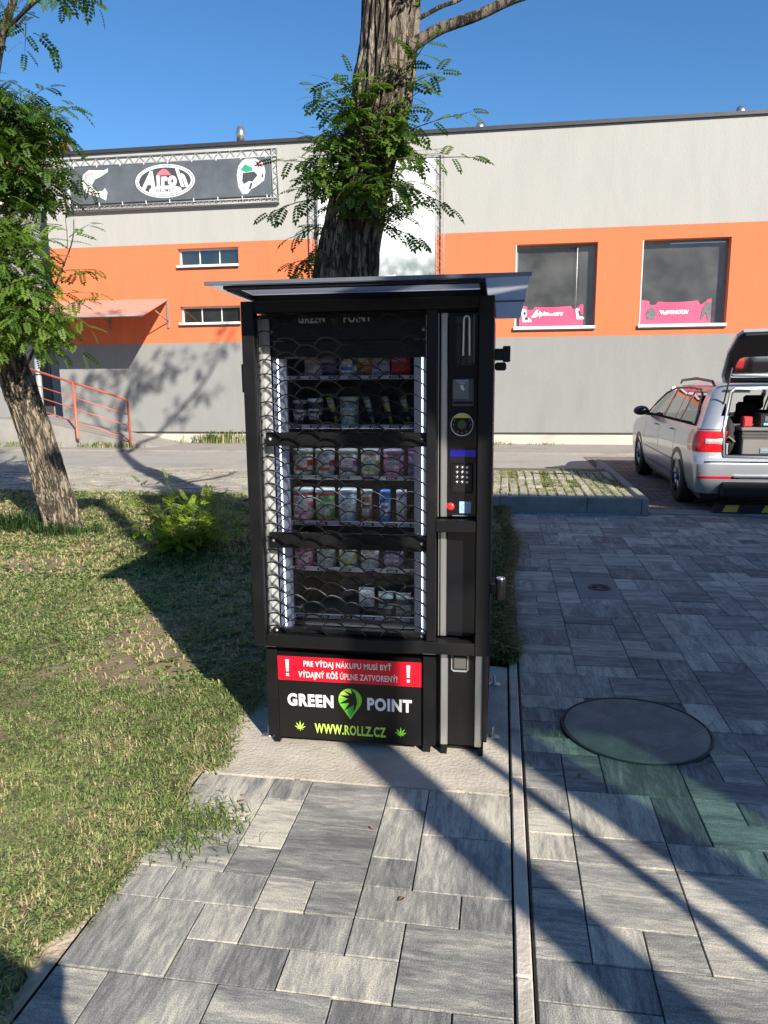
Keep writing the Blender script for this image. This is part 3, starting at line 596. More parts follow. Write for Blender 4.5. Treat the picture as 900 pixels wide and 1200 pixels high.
# ground anchors
def anchor(x, y, lab):
    a = thing('anchor_bolt', lab, 'anchor bolt', (x, y, .004), 'anchor bolts fixing the machine')
    MB().cbox(x-.03, x+.03, y-.018, y+.018, .004, .010, .001).build('foot_plate', M('anchor_zinc', (.5, .5, .48), .4, .8, var=.2, scale=60), a)
    MB().lathe([(.012, .006), (.012, .016), (0, .016)], (x, y, .004), 6, sm=False).lathe([(.018, .0062), (.018, .0085), (.0, .0085)], (x, y, .004), 16).build('nut', MATS['anchor_zinc'], a)
    MB().lathe([(.006, .0165), (.006, .05), (0, .052)], (x, y, .004), 10).build('threaded_rod', MATS['anchor_zinc'], a)
anchor(-.012, 3.05, 'zinc anchor bolt on the slab at the right front foot of the vending machine')
anchor(-.012, 3.62, 'shaded zinc anchor bolt at the right rear of the vending machine')
anchor(-.985, 2.93, 'zinc anchor bolt at the left front foot of the vending machine')

# ---------------------------------------------------------------- goods on the trays
def stripes(name, bands, n1='0'):
    """label bands stacked up the height plus noise 'print'"""
    if name in MATS: return MATS[name]
    m = bpy.data.materials.new(name); m.use_nodes = True; n = m.node_tree; b = n.nodes['Principled BSDF']; L = n.links.new
    tc = n.nodes.new('ShaderNodeTexCoord'); sx = n.nodes.new('ShaderNodeSeparateXYZ'); L(tc.outputs['Generated'], sx.inputs[0])
    cr = n.nodes.new('ShaderNodeValToRGB'); cr.color_ramp.interpolation = 'CONSTANT'; e = cr.color_ramp.elements
    e[0].position = 0; e[0].color = tuple(bands[0][1])+(1,); e[1].position = bands[1][0]; e[1].color = tuple(bands[1][1])+(1,)
    for p, c in bands[2:]: x = e.new(p); x.color = tuple(c)+(1,)
    L(sx.outputs['Z'], cr.inputs[0])
    v = n.nodes.new('ShaderNodeTexVoronoi'); mp = n.nodes.new('ShaderNodeMapping'); L(tc.outputs['Generated'], mp.inputs[0]); mp.inputs['Scale'].default_value = (3, 3, 7); L(mp.outputs[0], v.inputs[0]); v.inputs['Scale'].default_value = 1.6
    hs = n.nodes.new('ShaderNodeHueSaturation'); mr = n.nodes.new('ShaderNodeMapRange'); mr.inputs[3].default_value = .45; mr.inputs[4].default_value = 1.35
    sp = n.nodes.new('ShaderNodeSeparateXYZ'); L(v.outputs['Color'], sp.inputs[0]); L(sp.outputs['X'], mr.inputs[0]); L(mr.outputs[0], hs.inputs['Value']); L(cr.outputs[0], hs.inputs['Color'])
    L(hs.outputs[0], b.inputs['Base Color']); b.inputs['Roughness'].default_value = .3; MATS[name] = m; return m
colors = dict(white=(.72, .72, .70), red=(.65, .03, .03), pink=(.72, .22, .38), green=(.16, .45, .14), lime=(.5, .6, .12), blue=(.05, .2, .55), pale=(.42, .55, .66), purple=(.35, .14, .42), lav=(.42, .36, .58), brown=(.33, .13, .06), orange=(.6, .22, .08), grey=(.4, .41, .43), dark=(.03, .03, .04), cream=(.6, .57, .42), clear=(.5, .54, .56), teal=(.35, .48, .44), dpur=(.1, .06, .2))
ord_ = ['first', 'second', 'third', 'fourth', 'fifth', 'sixth', 'seventh', 'eighth']
rown = ['top', 'second', 'third', 'fourth', 'fifth', 'lowest']
def tub(x, w, h, z, cols, lab, cat='tub', y=3.03):
    w *= 1.2; h *= 1.06
    c = [colors[k] for k in cols]; t = thing({'tub': 'product_tub', 'can': 'product_can'}[cat], lab, cat, (x, y, z), 'tubs and cans on the trays of the machine'); r = w/2
    MB().lathe([(0, 0), (r*.9, 0), (r*.96, .004), (r*.96, h*.84), (r*.9, h*.86)], (x, y, z), 20).build('tub_body', stripes('tub_'+'_'.join(cols), [(0, c[0]), (.12, c[1]), (.45, c[2]), (.7, c[1]), (.92, c[0])]), t)
    MB().lathe([(r*.9, h*.862), (r, h*.863), (r, h*.97), (r*.93, h), (0, h)], (x, y, z), 20).build('lid', M('lid_'+cols[3], colors[cols[3]], .3, var=.1, scale=30), t)
    lw = r*1.1; mb = MB()
    for k in range(9):
        a0 = math.radians(-90-38+76*k/8); mb.v += [(x+(r*.975)*math.cos(a0), y+(r*.975)*math.sin(a0), z+h*.22), (x+(r*.975)*math.cos(a0), y+(r*.975)*math.sin(a0), z+h*.62)]
    for k in range(8): mb.f.append((k*2, k*2+2, k*2+3, k*2+1)); mb.mi.append(0); mb.sm.append(True)
    mb.build('label', stripes('lab_'+'_'.join(cols), [(0, c[2]), (.3, colors['white']), (.55, c[1]), (.8, colors['white'])]), t)
def carton(x, w, h, z, cols, lab, cat='packet', y=3.03, tilt=0):
    w *= 1.15; h *= 1.06
    c = [colors[k] for k in cols]; t = thing('product_packet', lab, cat, (x, y, z), 'packets on the trays of the machine')
    mb = MB(); nx, nz = 6, 8
    for s_ in (0, 1):
        for j in range(nz+1):
            for i in range(nx+1):
                u, v_ = i/nx, j/nz; th = .017*math.sin(math.pi*u)*(math.sin(math.pi*v_)**.6 if 0 < v_ < 1 else 0)+.0015
                mb.v.append((x+(u-.5)*w+tilt*(v_)*w, y+(-th if s_ == 0 else th), z+v_*h))
    q = (nx+1)*(nz+1)
    for j in range(nz):
        for i in range(nx):
            a = j*(nx+1)+i; mb.f += [(a, a+1, a+nx+2, a+nx+1), (q+a, q+a+nx+1, q+a+nx+2, q+a+1)]; mb.mi += [0, 0]; mb.sm += [True, True]
    mb.build('packet', stripes('pk_'+'_'.join(cols), [(0, c[0]), (.35, c[1]), (.55, c[2]), (.8, c[1])]), t)
    MB().cbox(x-w/2+tilt*w, x+w/2+tilt*w, y-.0012, y+.0012, z+h+.0005, z+h+.009, .0004).build('seal', M('seal_'+cols[1], tuple(q_*.8 for q_ in c[1]), .35), t)
def cone(x, z, col, lab, tilt):
    t = thing('product_cone_pack', lab, 'cone pack', (x, 3.05, z), 'cone packs on the second tray')
    MB().tube([(x+tilt*.5, 3.06, z+.003), (x, 3.05, z+.07), (x-tilt*.35, 3.045, z+.105)], [.006, .013, .014], 12).build('cone', stripes('cone_'+col, [(0, colors[col]), (.3, colors['dark']), (.5, colors[col]), (.7, colors['cream'])]), t)
    MB().tube([(x-tilt*.35, 3.045, z+.1055), (x-tilt*.42, 3.043, z+.116)], .015, 12).build('cap', M('cap_'+col, tuple(q_*.5 for q_ in colors[col]), .3), t)
K = 1/289.
TI = 0
def px(c):
    q = (436, 497, 552, 610, 664, 722)[TI]-420; return -.8964-.0001235*q+(c-333)*(.003557+.00000077*q)
TI = 0; z = TRAY[0]
for c_, w_, cols, nm in ((369, .062, ('grey', 'grey', 'cream'), 'pale grey'), (388, .056, ('dpur', 'dpur', 'lav'), 'dark purple'), (429, .056, ('brown', 'orange', 'cream'), 'orange and brown'), (448, .064, ('lav', 'lav', 'grey'), 'lavender'), (471, .066, ('red', 'red', 'pink'), 'bright red')):
    carton(px(c_), w_, .098, z, cols, nm+' foil packet on the top tray of the vending machine')
tub(px(410), .066, .106, z, ('pale', 'white', 'blue', 'white'), 'white and light blue tub between the foil packets on the top tray', 'tub')
TI = 1; z = TRAY[1]
tub(px(354), .052, .098, z, ('dark', 'dark', 'grey', 'grey'), 'leftmost dark jar with a steel lid on the second tray', 'tub')
tub(px(372), .055, .104, z, ('dark', 'dark', 'grey', 'white'), 'dark jar with the bright lid, second from the left on the second tray', 'tub')
tub(px(412), .068, .110, z, ('cream', 'teal', 'cream', 'cream'), 'cream jar in the middle of the second tray', 'tub')
for i, (c_, col, lab) in enumerate(((391, 'lime', 'lime cone pack left of the cream jar on the second tray'), (434, 'teal', 'pale green cone pack right beside the cream jar on the second tray'), (455, 'lime', 'slanting lime cone pack, second from the right on the second tray'), (476, 'green', 'green cone pack nearest the right light strip on the second tray'))): cone(px(c_), z, col, lab, .03)
TI = 2; z = TRAY[2]
for i, (c_, w_, cols) in enumerate(((357.5, .072, ('green', 'white', 'red', 'clear')), (383.5, .070, ('pale', 'clear', 'red', 'clear')), (410.5, .068, ('clear', 'white', 'purple', 'clear')), (436.5, .070, ('pink', 'white', 'lime', 'clear')), (463, .074, ('pink', 'lav', 'pink', 'lav')))):
    tub(px(c_), w_, .106, z, cols, ['clear tub with a green and red label, leftmost on the third tray', 'pale tub with a red corner, second from left on the third tray', 'clear tub with a purple mark in the middle of the third tray', 'clear tub with a lime emblem on the third tray', 'pink and lavender tub beside the right end of the third tray'][i])
carton(px(486), .042, .10, z, ('lav', 'purple', 'lav'), 'narrow purple packet at the right end of the third tray')
TI = 3; z = TRAY[3]
for i, (c_, w_, cols) in enumerate(((358, .074, ('red', 'white', 'pink', 'clear')), (384, .070, ('red', 'green', 'cream', 'clear')), (410, .066, ('pale', 'pale', 'white', 'clear')))):
    tub(px(c_), w_, .134, z, cols, ['tall white tub with a red label, leftmost on the fourth tray', 'tall green tub with a red corner on the fourth tray', 'tall pale blue tub in the middle of the fourth tray'][i])
for i, (c_, w_, cols) in enumerate(((432, .042, ('grey', 'brown', 'grey', 'grey')), (453, .042, ('blue', 'blue', 'pale', 'blue')), (472, .038, ('purple', 'grey', 'clear', 'grey')))):
    tub(px(c_), w_, .13, z, cols, ['slim brown and grey can on the fourth tray', 'slim blue can on the fourth tray', 'slim grey and purple can at the right of the fourth tray'][i], 'can')
TI = 4; z = TRAY[4]
for i, (c_, w_, cols) in enumerate(((359, .070, ('pink', 'pink', 'white', 'pink')), (385, .070, ('grey', 'clear', 'grey', 'clear')), (410.5, .068, ('white', 'white', 'lime', 'lime')), (436, .068, ('pale', 'clear', 'grey', 'pale')), (463, .074, ('white', 'lav', 'purple', 'purple')))):
    tub(px(c_), w_, .100, z, cols, ['small pink tub, leftmost on the fifth tray', 'small grey clear tub, second from left on the fifth tray', 'small tub with a lime lid in the middle of the fifth tray', 'small pale grey tub, second from right on the fifth tray', 'small tub with a purple lid on the fifth tray'][i])
TI = 5; z = TRAY[5]
carton(px(432), .058, .105, z, ('dark', 'grey', 'grey'), 'grey and navy pouch left of centre on the lowest tray', 'pouch')
carton(px(454), .056, .090, z, ('dark', 'teal', 'dark'), 'dark pouch with a pale stripe in the middle of the lowest tray', 'pouch')
carton(px(474), .056, .088, z, ('grey', 'teal', 'dark'), 'pale green and grey pouch at the right of the lowest tray', 'pouch')
carton(px(352), .040, .035, z, ('green', 'dark', 'grey'), 'small green packet lying at the left of the lowest tray', 'packet')
# ---------------------------------------------------------------- shop hall
BY = 17.6
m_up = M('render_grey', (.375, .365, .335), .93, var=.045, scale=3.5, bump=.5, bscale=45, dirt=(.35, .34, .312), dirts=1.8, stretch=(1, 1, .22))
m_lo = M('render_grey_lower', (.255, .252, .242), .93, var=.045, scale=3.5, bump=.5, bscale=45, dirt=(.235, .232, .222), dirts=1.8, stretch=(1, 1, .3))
m_or = M('render_orange', (.70, .165, .065), .9, var=.06, scale=3.5, bump=.45, bscale=45, dirt=(.62, .15, .065), dirts=1.8, stretch=(1, 1, .25))
m_pl = M('plinth_cream', (.50, .47, .39), .9, var=.08, scale=3, bump=.2, dirt=(.42, .39, .32), dirts=1.5)
m_dk = M('flashing_dark', (.05, .05, .052), .5, .4)
m_wf = M('window_white', (.78, .77, .73), .4, var=.04)
m_wg = M('window_grey', (.22, .22, .23), .45)
hall = thing('shop_hall', 'long flat-roofed shop hall rendered grey with a wide orange band and posters in its windows', 'building', (0, BY, 0))
wins = [(-7.73, -6.22, 4.235, 4.64), (-7.75, -6.23, 2.90, 3.30), (.25, 2.02, 2.645, 4.46), (2.97, 4.79, 2.645, 4.47), (6.6, 8.4, 2.645, 4.47), (10.3, 12.1, 2.645, 4.47)]
def wall(name, mat, x0, x1, z0, z1, holes):
    xs = sorted({x0, x1} | {a for h in holes for a in h[:2]}); zs = sorted({z0, z1} | {a for h in holes for a in h[2:]}); mb = MB()
    for i in range(len(xs)-1):
        for j in range(len(zs)-1):
            cx, cz = (xs[i]+xs[i+1])/2, (zs[j]+zs[j+1])/2
            if any(h[0] < cx < h[1] and h[2] < cz < h[3] for h in holes): continue
            mb.box(xs[i], xs[i+1], BY, BY+.35, zs[j], zs[j+1])
    return mb.build(name, mat, hall)
XL, XR = -11.06, 24
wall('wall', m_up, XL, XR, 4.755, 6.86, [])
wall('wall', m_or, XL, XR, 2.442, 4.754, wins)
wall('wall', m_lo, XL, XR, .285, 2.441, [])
MB().box(XL+.02, XR, BY+.03, BY+.35, -.1, .262).build('plinth', m_pl, hall)
MB().box(XL, XR, BY-.012, BY+.3, .2625, .2845).build('drip_rail', m_dk, hall)
MB().box(XL-.05, XR, BY-.06, BY+.5, 6.861, 6.94).build('roof_edge', m_dk, hall)
MB().box(XL, XR, BY+.351, BY+18, 6.5, 6.6).box(XL, XL+.3, BY+.352, BY+18, -.1, 6.86).build('roof', m_up, hall)
MB().box(XL+.4, XR, BY+3.2, BY+3.3, 2.3, 6.4).box(XL+.4, XR, BY+.36, BY+3.2, 2.3, 2.4).build('interior', M('interior_dim', (.34, .32, .29), .9, var=.5, scale=1.5), hall)
m_pane = glass_mat('window_glass', (.50, .53, .52), .36, 0, .07)  # pale haze in the panes stands in for brighter reflections
m_pane2 = glass_mat('window_glass_small', (.5, .52, .52), .10, 0, .02)
m_poster = M('poster_pink', (.62, .07, .15), .5, var=.05, scale=3)
for k, (x0, x1, z0, z1) in enumerate(wins):
    big = x1-x0 > 1.6; fy = BY+(.20 if big else .12); fw = .05 if big else .06
    mat = m_wg if big else m_wf; fw = .05 if big else .035
    fr = MB().box(x0, x0+fw, fy, fy+.07, z0, z1).box(x1-fw, x1, fy, fy+.07, z0, z1).box(x0+fw, x1-fw, fy, fy+.07, z1-fw, z1).box(x0+fw, x1-fw, fy, fy+.07, z0, z0+fw)
    if not big:
        for q in (.33, .66): fr.box(x0+(x1-x0)*q-.009, x0+(x1-x0)*q+.009, fy+.01, fy+.07, z0+fw, z1-fw)
    wo = fr.build('window', mat, hall)
    MB().box(x0+.02, x1-.02, fy+.03, fy+.036, z0+.02, z1-.02).build('pane', m_pane if big else m_pane2, wo)
    MB().cbox(x0-.03, x1+.0, BY-.06, fy-.002, z0-.035, z0+(.03 if big else .02), .004).build('sill', m_wf, wo)
    MB().box(x0-.035, x1, BY-.05, BY-.002, z0-.06, z0-.036).build('sill_drip', m_dk, wo)
    if big: MB().box(x0+.001, x0+.018, BY+.002, fy-.002, z0+.03, z1-.01).build('reveal_trim', m_wf, wo)
def drape(x0, x1, z0, z1, y, sag, mat, par, name):
    mb = MB(); n = 14
    for i in range(n+1):
        u = i/n; mb.v += [(x0+(x1-x0)*u, y, z0), (x0+(x1-x0)*u, y+.01*math.sin(u*9), z1-sag*math.sin(math.pi*u))]
    for i in range(n): mb.f.append((i*2, i*2+2, i*2+3, i*2+1)); mb.mi.append(0); mb.sm.append(False)
    b = len(mb.v); mb.v += [(v[0], v[1]+.004, v[2]) for v in mb.v[:b]]
    for i in range(n): mb.f.append((b+i*2, b+i*2+1, b+i*2+3, b+i*2+2)); mb.mi.append(0); mb.sm.append(False)
    return mb.build(name, mat, par)
py = BY+.222
ps = thing('window_poster', 'pink poster with white boots and slanted white lettering inside the left large window', 'poster', (1.1, py, 2.68))
drape(.36, 1.78, 2.685, 3.16, py, .05, m_poster, ps, 'poster_sheet')
text('alpinestars', .72, 1.34, 2.89, 3.03, py-.006, m_wht, ps, bold=.03, shear=.3)
MB().prism([(.62, 2.89), (.74, 3.06), (.80, 3.06), (.70, 2.95), (.76, 2.96), (.74, 2.89)], py-.008, py-.005).build('star_emblem', m_wht, ps)
def boot(x, z, s, f=1): return [(x, z), (x+f*.10*s, z-.01*s), (x+f*.13*s, z-.11*s), (x+f*.12*s, z-.2*s), (x+f*.24*s, z-.27*s), (x+f*.25*s, z-.33*s), (x+f*.03*s, z-.33*s), (x+f*.01*s, z-.18*s), (x-f*.02*s, z-.08*s)]
MB().prism(boot(.41, 3.09, .9), py-.008, py-.005).prism(boot(1.62, 3.07, .72), py-.008, py-.005).build('boot_print', m_wht, ps)
MB().prism([(.44, 3.0), (.49, 3.04), (.51, 2.97), (.47, 2.93)], py-.0095, py-.0085).prism([(.47, 2.88), (.52, 2.92), (.58, 2.85), (.50, 2.83)], py-.0095, py-.0085).prism([(1.66, 3.0), (1.70, 3.04), (1.73, 2.95), (1.80, 2.9), (1.70, 2.9)], py-.0095, py-.0085).build('boot_shade', M('print_dark', (.05, .05, .055), .5), ps)
tb = thing('display_board', 'dark teal display board standing inside the right large window', 'display board', (3.9, BY+.6, 2.42))
MB().cbox(3.45, 4.45, BY+.6, BY+.64, 2.42, 3.75, .01).build('board_panel', M('board_teal', (.05, .16, .20), .5), tb); MB().box(3.42, 4.48, BY+.59, BY+.65, 3.751, 3.78).build('board_rail', m_wg, tb)
ps = thing('window_poster', 'pink poster with a grey jacket and trousers inside the right large window', 'poster', (3.85, py, 2.68))
drape(3.03, 4.52, 2.685, 3.22, py, .06, m_poster, ps, 'poster_sheet')
text('MYNXTON', 3.60, 4.05, 2.90, 2.99, py-.006, m_wht, ps, bold=.04, shear=.4)
MB().prism([(3.42, 2.99), (3.52, 2.98), (3.55, 2.93), (3.58, 2.98), (3.62, 2.98), (3.58, 2.89), (3.53, 2.89), (3.50, 2.92), (3.48, 2.9)], py-.008, py-.005).build('wing_emblem', m_wht, ps)
m_jk = M('print_jacket', (.13, .12, .13), .5, var=.4, scale=20)
MB().prism([(3.16, 2.80), (3.14, 2.93), (3.19, 3.03), (3.25, 3.08), (3.31, 3.03), (3.36, 2.93), (3.34, 2.80), (3.31, 2.80), (3.31, 2.88), (3.31, 2.80), (3.20, 2.80), (3.19, 2.88), (3.19, 2.80)], py-.008, py-.005).build('jacket_print', m_jk, ps)
MB().prism([(4.30, 2.78), (4.34, 3.0), (4.42, 3.14), (4.52, 3.16), (4.52, 2.95), (4.50, 2.76), (4.45, 2.76), (4.41, 2.93), (4.36, 2.78)], py-.008, py-.005).build('trousers_print', m_jk, ps)
# roof vents
m_zn = M('zinc_pipe', (.5, .5, .5), .3, .85, var=.1)
def vent(x, y, h, cat=None):
    o = MB().lathe([(.085, 0), (.085, h*.6), (.11, h*.6), (.11, h*.85), (.07, h), (0, h)], (x, y, 6.6), 16).build('roof_vent', m_zn, hall)
vent(-6.25, 18.2, .85); vent(-.6, 18.2, .62); vent(4.95, 18.2, .62); vent(4.55, 19.6, .5)
# helmet banner with lattice frame
def truss(par, p0, p1, wdt, name='lattice_frame', n=None):
    """flat lattice girder between two points of the wall plane; wdt is its width towards the inside"""
    p0, p1 = Vector(p0), Vector(p1); d = (p1-p0); ln = d.length; d.normalize(); s = Vector((d.z, 0, -d.x))*wdt
    mb = MB(); mb.tube([p0, p1], .015, 6); mb.tube([p0+s, p1+s], .015, 6)
    n = n or int(ln/(abs(wdt)*1.6)); 
    for i in range(n):
        a = p0+d*ln*i/n; b = p0+d*ln*(i+.5)/n+s; c = p0+d*ln*(i+1)/n; mb.tube([a, b, c], .0075, 5)
    return mb.build(name, m_alu, par)
m_alu = M('lattice_aluminium', (.30, .30, .30), .45, .2, var=.05)
sx0, sx1, sz0, sz1 = -10.42, -5.16, 5.58, 6.73; sy = BY-.12
sg = thing('helmet_banner', 'dark grey banner with an oval airoh emblem and two helmets, high on the hall wall', 'sign', ((sx0+sx1)/2, sy, sz0))
truss(sg, (sx0, sy, sz1), (sx1, sy, sz1), .17); truss(sg, (sx0, sy, sz0+.085), (sx1, sy, sz0+.085), .085)
truss(sg, (sx0+.0, sy, sz0), (sx0+.0, sy, sz1), .13); truss(sg, (sx1-.13, sy, sz0), (sx1-.13, sy, sz1), .13)
MB().box(sx0, sx1, sy+.03, sy+.1, sz0-.02, sz1+.03).build('back_board', M('back_board', (.46, .455, .44), .8), sg)
m_ban = M('banner_grey', (.088, .10, .112), .6, var=.25, scale=1.8)
bx0, bx1, bz0, bz1 = sx0+.16, sx1-.16, sz0+.13, sz1-.19
MB().box(bx0, bx1, sy-.035, sy-.025, bz0, bz1).build('banner_sheet', m_ban, sg)
by = sy-.036
def ell(cx, cz, a, b, n=56): return [(cx+a*math.cos(2*math.pi*k/n), cz+b*math.sin(2*math.pi*k/n)) for k in range(n)]
ec, ez, ea, eb = -7.88, 6.135, .735, .368
m_bk = M('emblem_dark', (.055, .055, .06), .5)
for k, (s_, m_) in enumerate(((1, m_wht), (.955, m_bk), (.925, m_wht), (.86, m_bk))): MB().prism(ell(ec, ez, ea*(1-(1-s_)*.9), eb*(1-(1-s_)*1.35)), by-.002*(k+1), by-.002*k).build('oval_emblem', m_, sg)
cut = [(ec+.40*math.cos(math.radians(a)), ez-.205+.10*math.sin(math.radians(a))**.7) for a in range(0, 181, 12)]+[(ec+x, ez-.285*math.sqrt(1-(x/.66)**2)) for x in (-.39, -.3, -.2, -.1, 0, .1, .2, .3, .39)]
MB().prism(cut, by-.010, by-.008).build('oval_emblem', m_wht, sg)
text('HELMET', ec-.225, ec+.225, ez-.245, ez-.17, by-.0105, m_bk, sg, bold=.03, sp=1.3)
for s_, x0, x1, z0, z1, sh in (('A', -.60, -.24, -.17, .235, .3), ('i', -.205, -.12, -.13, .16, .0), ('r', -.09, .08, -.13, .10, 0), ('o', .075, .295, -.13, .11, 0), ('h', .27, .58, -.15, .26, -.45)):
    text(s_, ec+x0, ec+x1, ez+z0, ez+z1, by-.009, m_wht, sg, bold=.06, shear=sh)
MB().prism([(ec-.20, ez+.13), (ec-.15, ez+.2), (ec-.03, ez+.27), (ec+.07, ez+.24), (ec+.16, ez+.14), (ec+.17, ez+.12)], by-.013, by-.010).build('red_cap', M('print_faded_red', (.62, .16, .19), .5), sg)
# open-face off-road helmet (left) and full-face helmet (right)
hx, hz = -9.70, 6.15; m_hp = M('helmet_pinkish', (.55, .32, .30), .5, var=.5, scale=8)
MB().prism([(hx+.42, hz+.33), (hx+.40, hz+.25), (hx+.22, hz+.16), (hx+.06, hz+.10), (hx-.02, hz-.02), (hx+.02, hz-.12), (hx+.14, hz-.17), (hx+.26, hz-.16), (hx+.30, hz-.10), (hx+.36, hz-.2), (hx+.31, hz-.38), (hx+.17, hz-.30), (hx-.05, hz-.24), (hx-.20, hz-.17), (hx-.23, hz-.10), (hx-.27, hz+.08), (hx-.22, hz+.22), (hx-.08, hz+.31), (hx+.14, hz+.30), (hx+.30, hz+.29)], by-.004, by).build('helmet_print', m_wht, sg)
MB().prism([(hx-.22, hz+.1), (hx-.17, hz+.22), (hx+.05, hz+.27), (hx+.02, hz+.22), (hx-.1, hz+.18), (hx-.16, hz+.05)], by-.006, by-.0045).prism([(hx-.12, hz-.02), (hx-.08, hz-.14), (hx+.12, hz-.24), (hx+.08, hz-.26), (hx-.12, hz-.19)], by-.006, by-.0045).build('helmet_print', m_hp, sg)
hx, hz = -5.78, 6.14
MB().prism([(hx-.10, hz+.38), (hx+.12, hz+.37), (hx+.30, hz+.27), (hx+.34, hz+.08), (hx+.30, hz-.1), (hx+.12, hz-.22), (hx-.02, hz-.28), (hx-.1, hz-.37), (hx-.22, hz-.38), (hx-.32, hz-.2), (hx-.34, hz+.05), (hx-.30, hz+.22), (hx-.2, hz+.34)], by-.004, by).build('helmet_print', m_wht, sg)
MB().prism([(hx-.20, hz+.08), (hx+.08, hz+.10), (hx+.16, hz+.02), (hx+.03, hz-.12), (hx-.05, hz-.10), (hx-.18, hz-.16), (hx-.22, hz-.1)], by-.006, by-.0045).prism([(hx+.26, hz+.06), (hx+.30, hz+.0), (hx+.27, hz-.05), (hx+.24, hz-.02)], by-.006, by-.0045).prism([(hx-.07, hz-.26), (hx-.01, hz-.12), (hx+.03, hz-.16), (hx-.02, hz-.28)], by-.006, by-.0045).build('helmet_visor', m_bk, sg)
MB().prism([(hx-.25, hz+.14), (hx-.14, hz+.27), (hx+.03, hz+.19), (hx+.05, hz+.12), (hx-.12, hz+.09)], by-.006, by-.0045).build('helmet_print', M('print_helmet_green', (.03, .33, .16), .5), sg)
MB().prism([(hx+.05, hz+.345), (hx+.2, hz+.30), (hx+.29, hz+.22), (hx+.28, hz+.16), (hx+.18, hz+.24)], by-.006, by-.0045).build('helmet_print', MATS['print_faded_red'], sg)
for q in range(9):
    x = bx0+.1+(bx1-bx0-.2)*q/8; MB().box(x-.008, x+.008, sy-.04, sy-.02, bz1-.02, sz1-.165).build('lashing', m_wht, sg); MB().box(x-.008, x+.008, sy-.04, sy-.02, sz0+.07, bz0+.02).build('lashing', m_wht, sg)
# tall white banner behind the middle tree
vb = thing('photo_banner', 'tall white and grey photo banner in a lattice frame behind the middle tree trunk', 'sign', (-2.9, sy, 2.5))
def ban2():
    m = bpy.data.materials.new('photo_print'); m.use_nodes = True; n = m.node_tree; b = n.nodes['Principled BSDF']; L = n.links.new
    tc = n.nodes.new('ShaderNodeTexCoord'); sx = n.nodes.new('ShaderNodeSeparateXYZ'); L(tc.outputs['Generated'], sx.inputs[0])
    z = n.nodes.new('ShaderNodeTexVoronoi'); z.inputs['Scale'].default_value = 4.5; z.feature = 'SMOOTH_F1'; L(tc.outputs['Object'], z.inputs[0])
    z2 = n.nodes.new('ShaderNodeTexNoise'); z2.inputs['Scale'].default_value = 1.7; z2.inputs['Detail'].default_value = 8; z2.inputs['Roughness'].default_value = .7; L(tc.outputs['Object'], z2.inputs[0])
    a = n.nodes.new('ShaderNodeMath'); a.operation = 'MULTIPLY'; a.inputs[1].default_value = -1.9; L(sx.outputs['Z'], a.inputs[0])
    a2 = n.nodes.new('ShaderNodeMath'); L(a.outputs[0], a2.inputs[0]); a2.inputs[1].default_value = .87
    c = n.nodes.new('ShaderNodeMath'); c.operation = 'MULTIPLY'; L(z2.outputs['Fac'], c.inputs[0]); c.inputs[1].default_value = .9
    s_ = n.nodes.new('ShaderNodeMath'); L(a2.outputs[0], s_.inputs[0]); L(c.outputs[0], s_.inputs[1])
    d = n.nodes.new('ShaderNodeMath'); d.operation = 'MULTIPLY_ADD'; L(z.outputs['Distance'], d.inputs[0]); d.inputs[1].default_value = .45; L(s_.outputs[0], d.inputs[2])
    cr = n.nodes.new('ShaderNodeValToRGB'); e = cr.color_ramp.elements; e[0].position = .45; e[0].color = (.76, .77, .76, 1); e[1].position = 1.0; e[1].color = (.13, .16, .16, 1); x = e.new(.7); x.color = (.42, .46, .45, 1)
    L(d.outputs[0], cr.inputs[0]); L(cr.outputs[0], b.inputs['Base Color']); b.inputs['Roughness'].default_value = .55; return m
MB().box(-4.22, -1.55, sy-.03, sy-.02, 2.55, 6.35).build('banner_sheet', ban2(), vb)
truss(vb, (-4.42, sy, 2.5), (-4.42, sy, 6.5), .17); truss(vb, (-1.53, sy, 2.5), (-1.53, sy, 6.5), .17)
truss(vb, (-4.42, sy, 6.52), (-1.36, sy, 6.52), .13); truss(vb, (-4.42, sy, 2.6), (-1.36, sy, 2.6), .1)
# small helmeted rider hint printed low on the banner: a pale slanting plate
MB().prism([(-2.75, 3.42), (-2.72, 3.52), (-2.3, 3.72), (-2.28, 3.66)], sy-.034, sy-.031).prism([(-2.8, 3.6), (-2.7, 3.85), (-2.45, 3.88), (-2.4, 3.74), (-2.7, 3.6)], sy-.034, sy-.031).build('print_shape', m_wht, vb)
# entrance awning, door, ramp, railing
aw = thing('entrance_awning', 'faded pale red sheet awning on thin brackets over the ramp entrance', 'awning', (-9.6, BY, 3.0))
m_aw = M('awning_sheet', (.55, .27, .20), .6, var=.08, scale=4)
def slab4(a, b, c, d, t): 
    mb = MB(); P4 = [Vector(p) for p in (a, b, c, d)]; mb.add(P4+[p-Vector((0, 0, t)) for p in P4], [(0, 1, 2, 3), (7, 6, 5, 4), (0, 4, 5, 1), (1, 5, 6, 2), (2, 6, 7, 3), (3, 7, 4, 0)]); return mb
slab4((-11.0, 16.05, 3.0), (-7.95, 16.05, 3.0), (-8.04, BY-.003, 3.50), (-11.0, BY-.003, 3.50), .03).build('awning_sheet', m_aw, aw)
MB().tube([(-11.0, 16.03, 2.98), (-7.95, 16.03, 2.98)], .022, 6).build('front_rail', m_alu, aw)
for x in (-8.06, -9.6, -10.95):
    MB().tube([(x, BY-.01, 2.95), (x, 16.9, 3.16)], .014, 6).box(x-.02, x+.02, BY-.04, BY-.003, 2.8, 3.47).build('bracket', m_wg, aw)
ramp = thing('entrance_ramp', 'grey concrete access ramp rising along the wall to the left entrance', 'ramp', (-10, 16.8, 0))
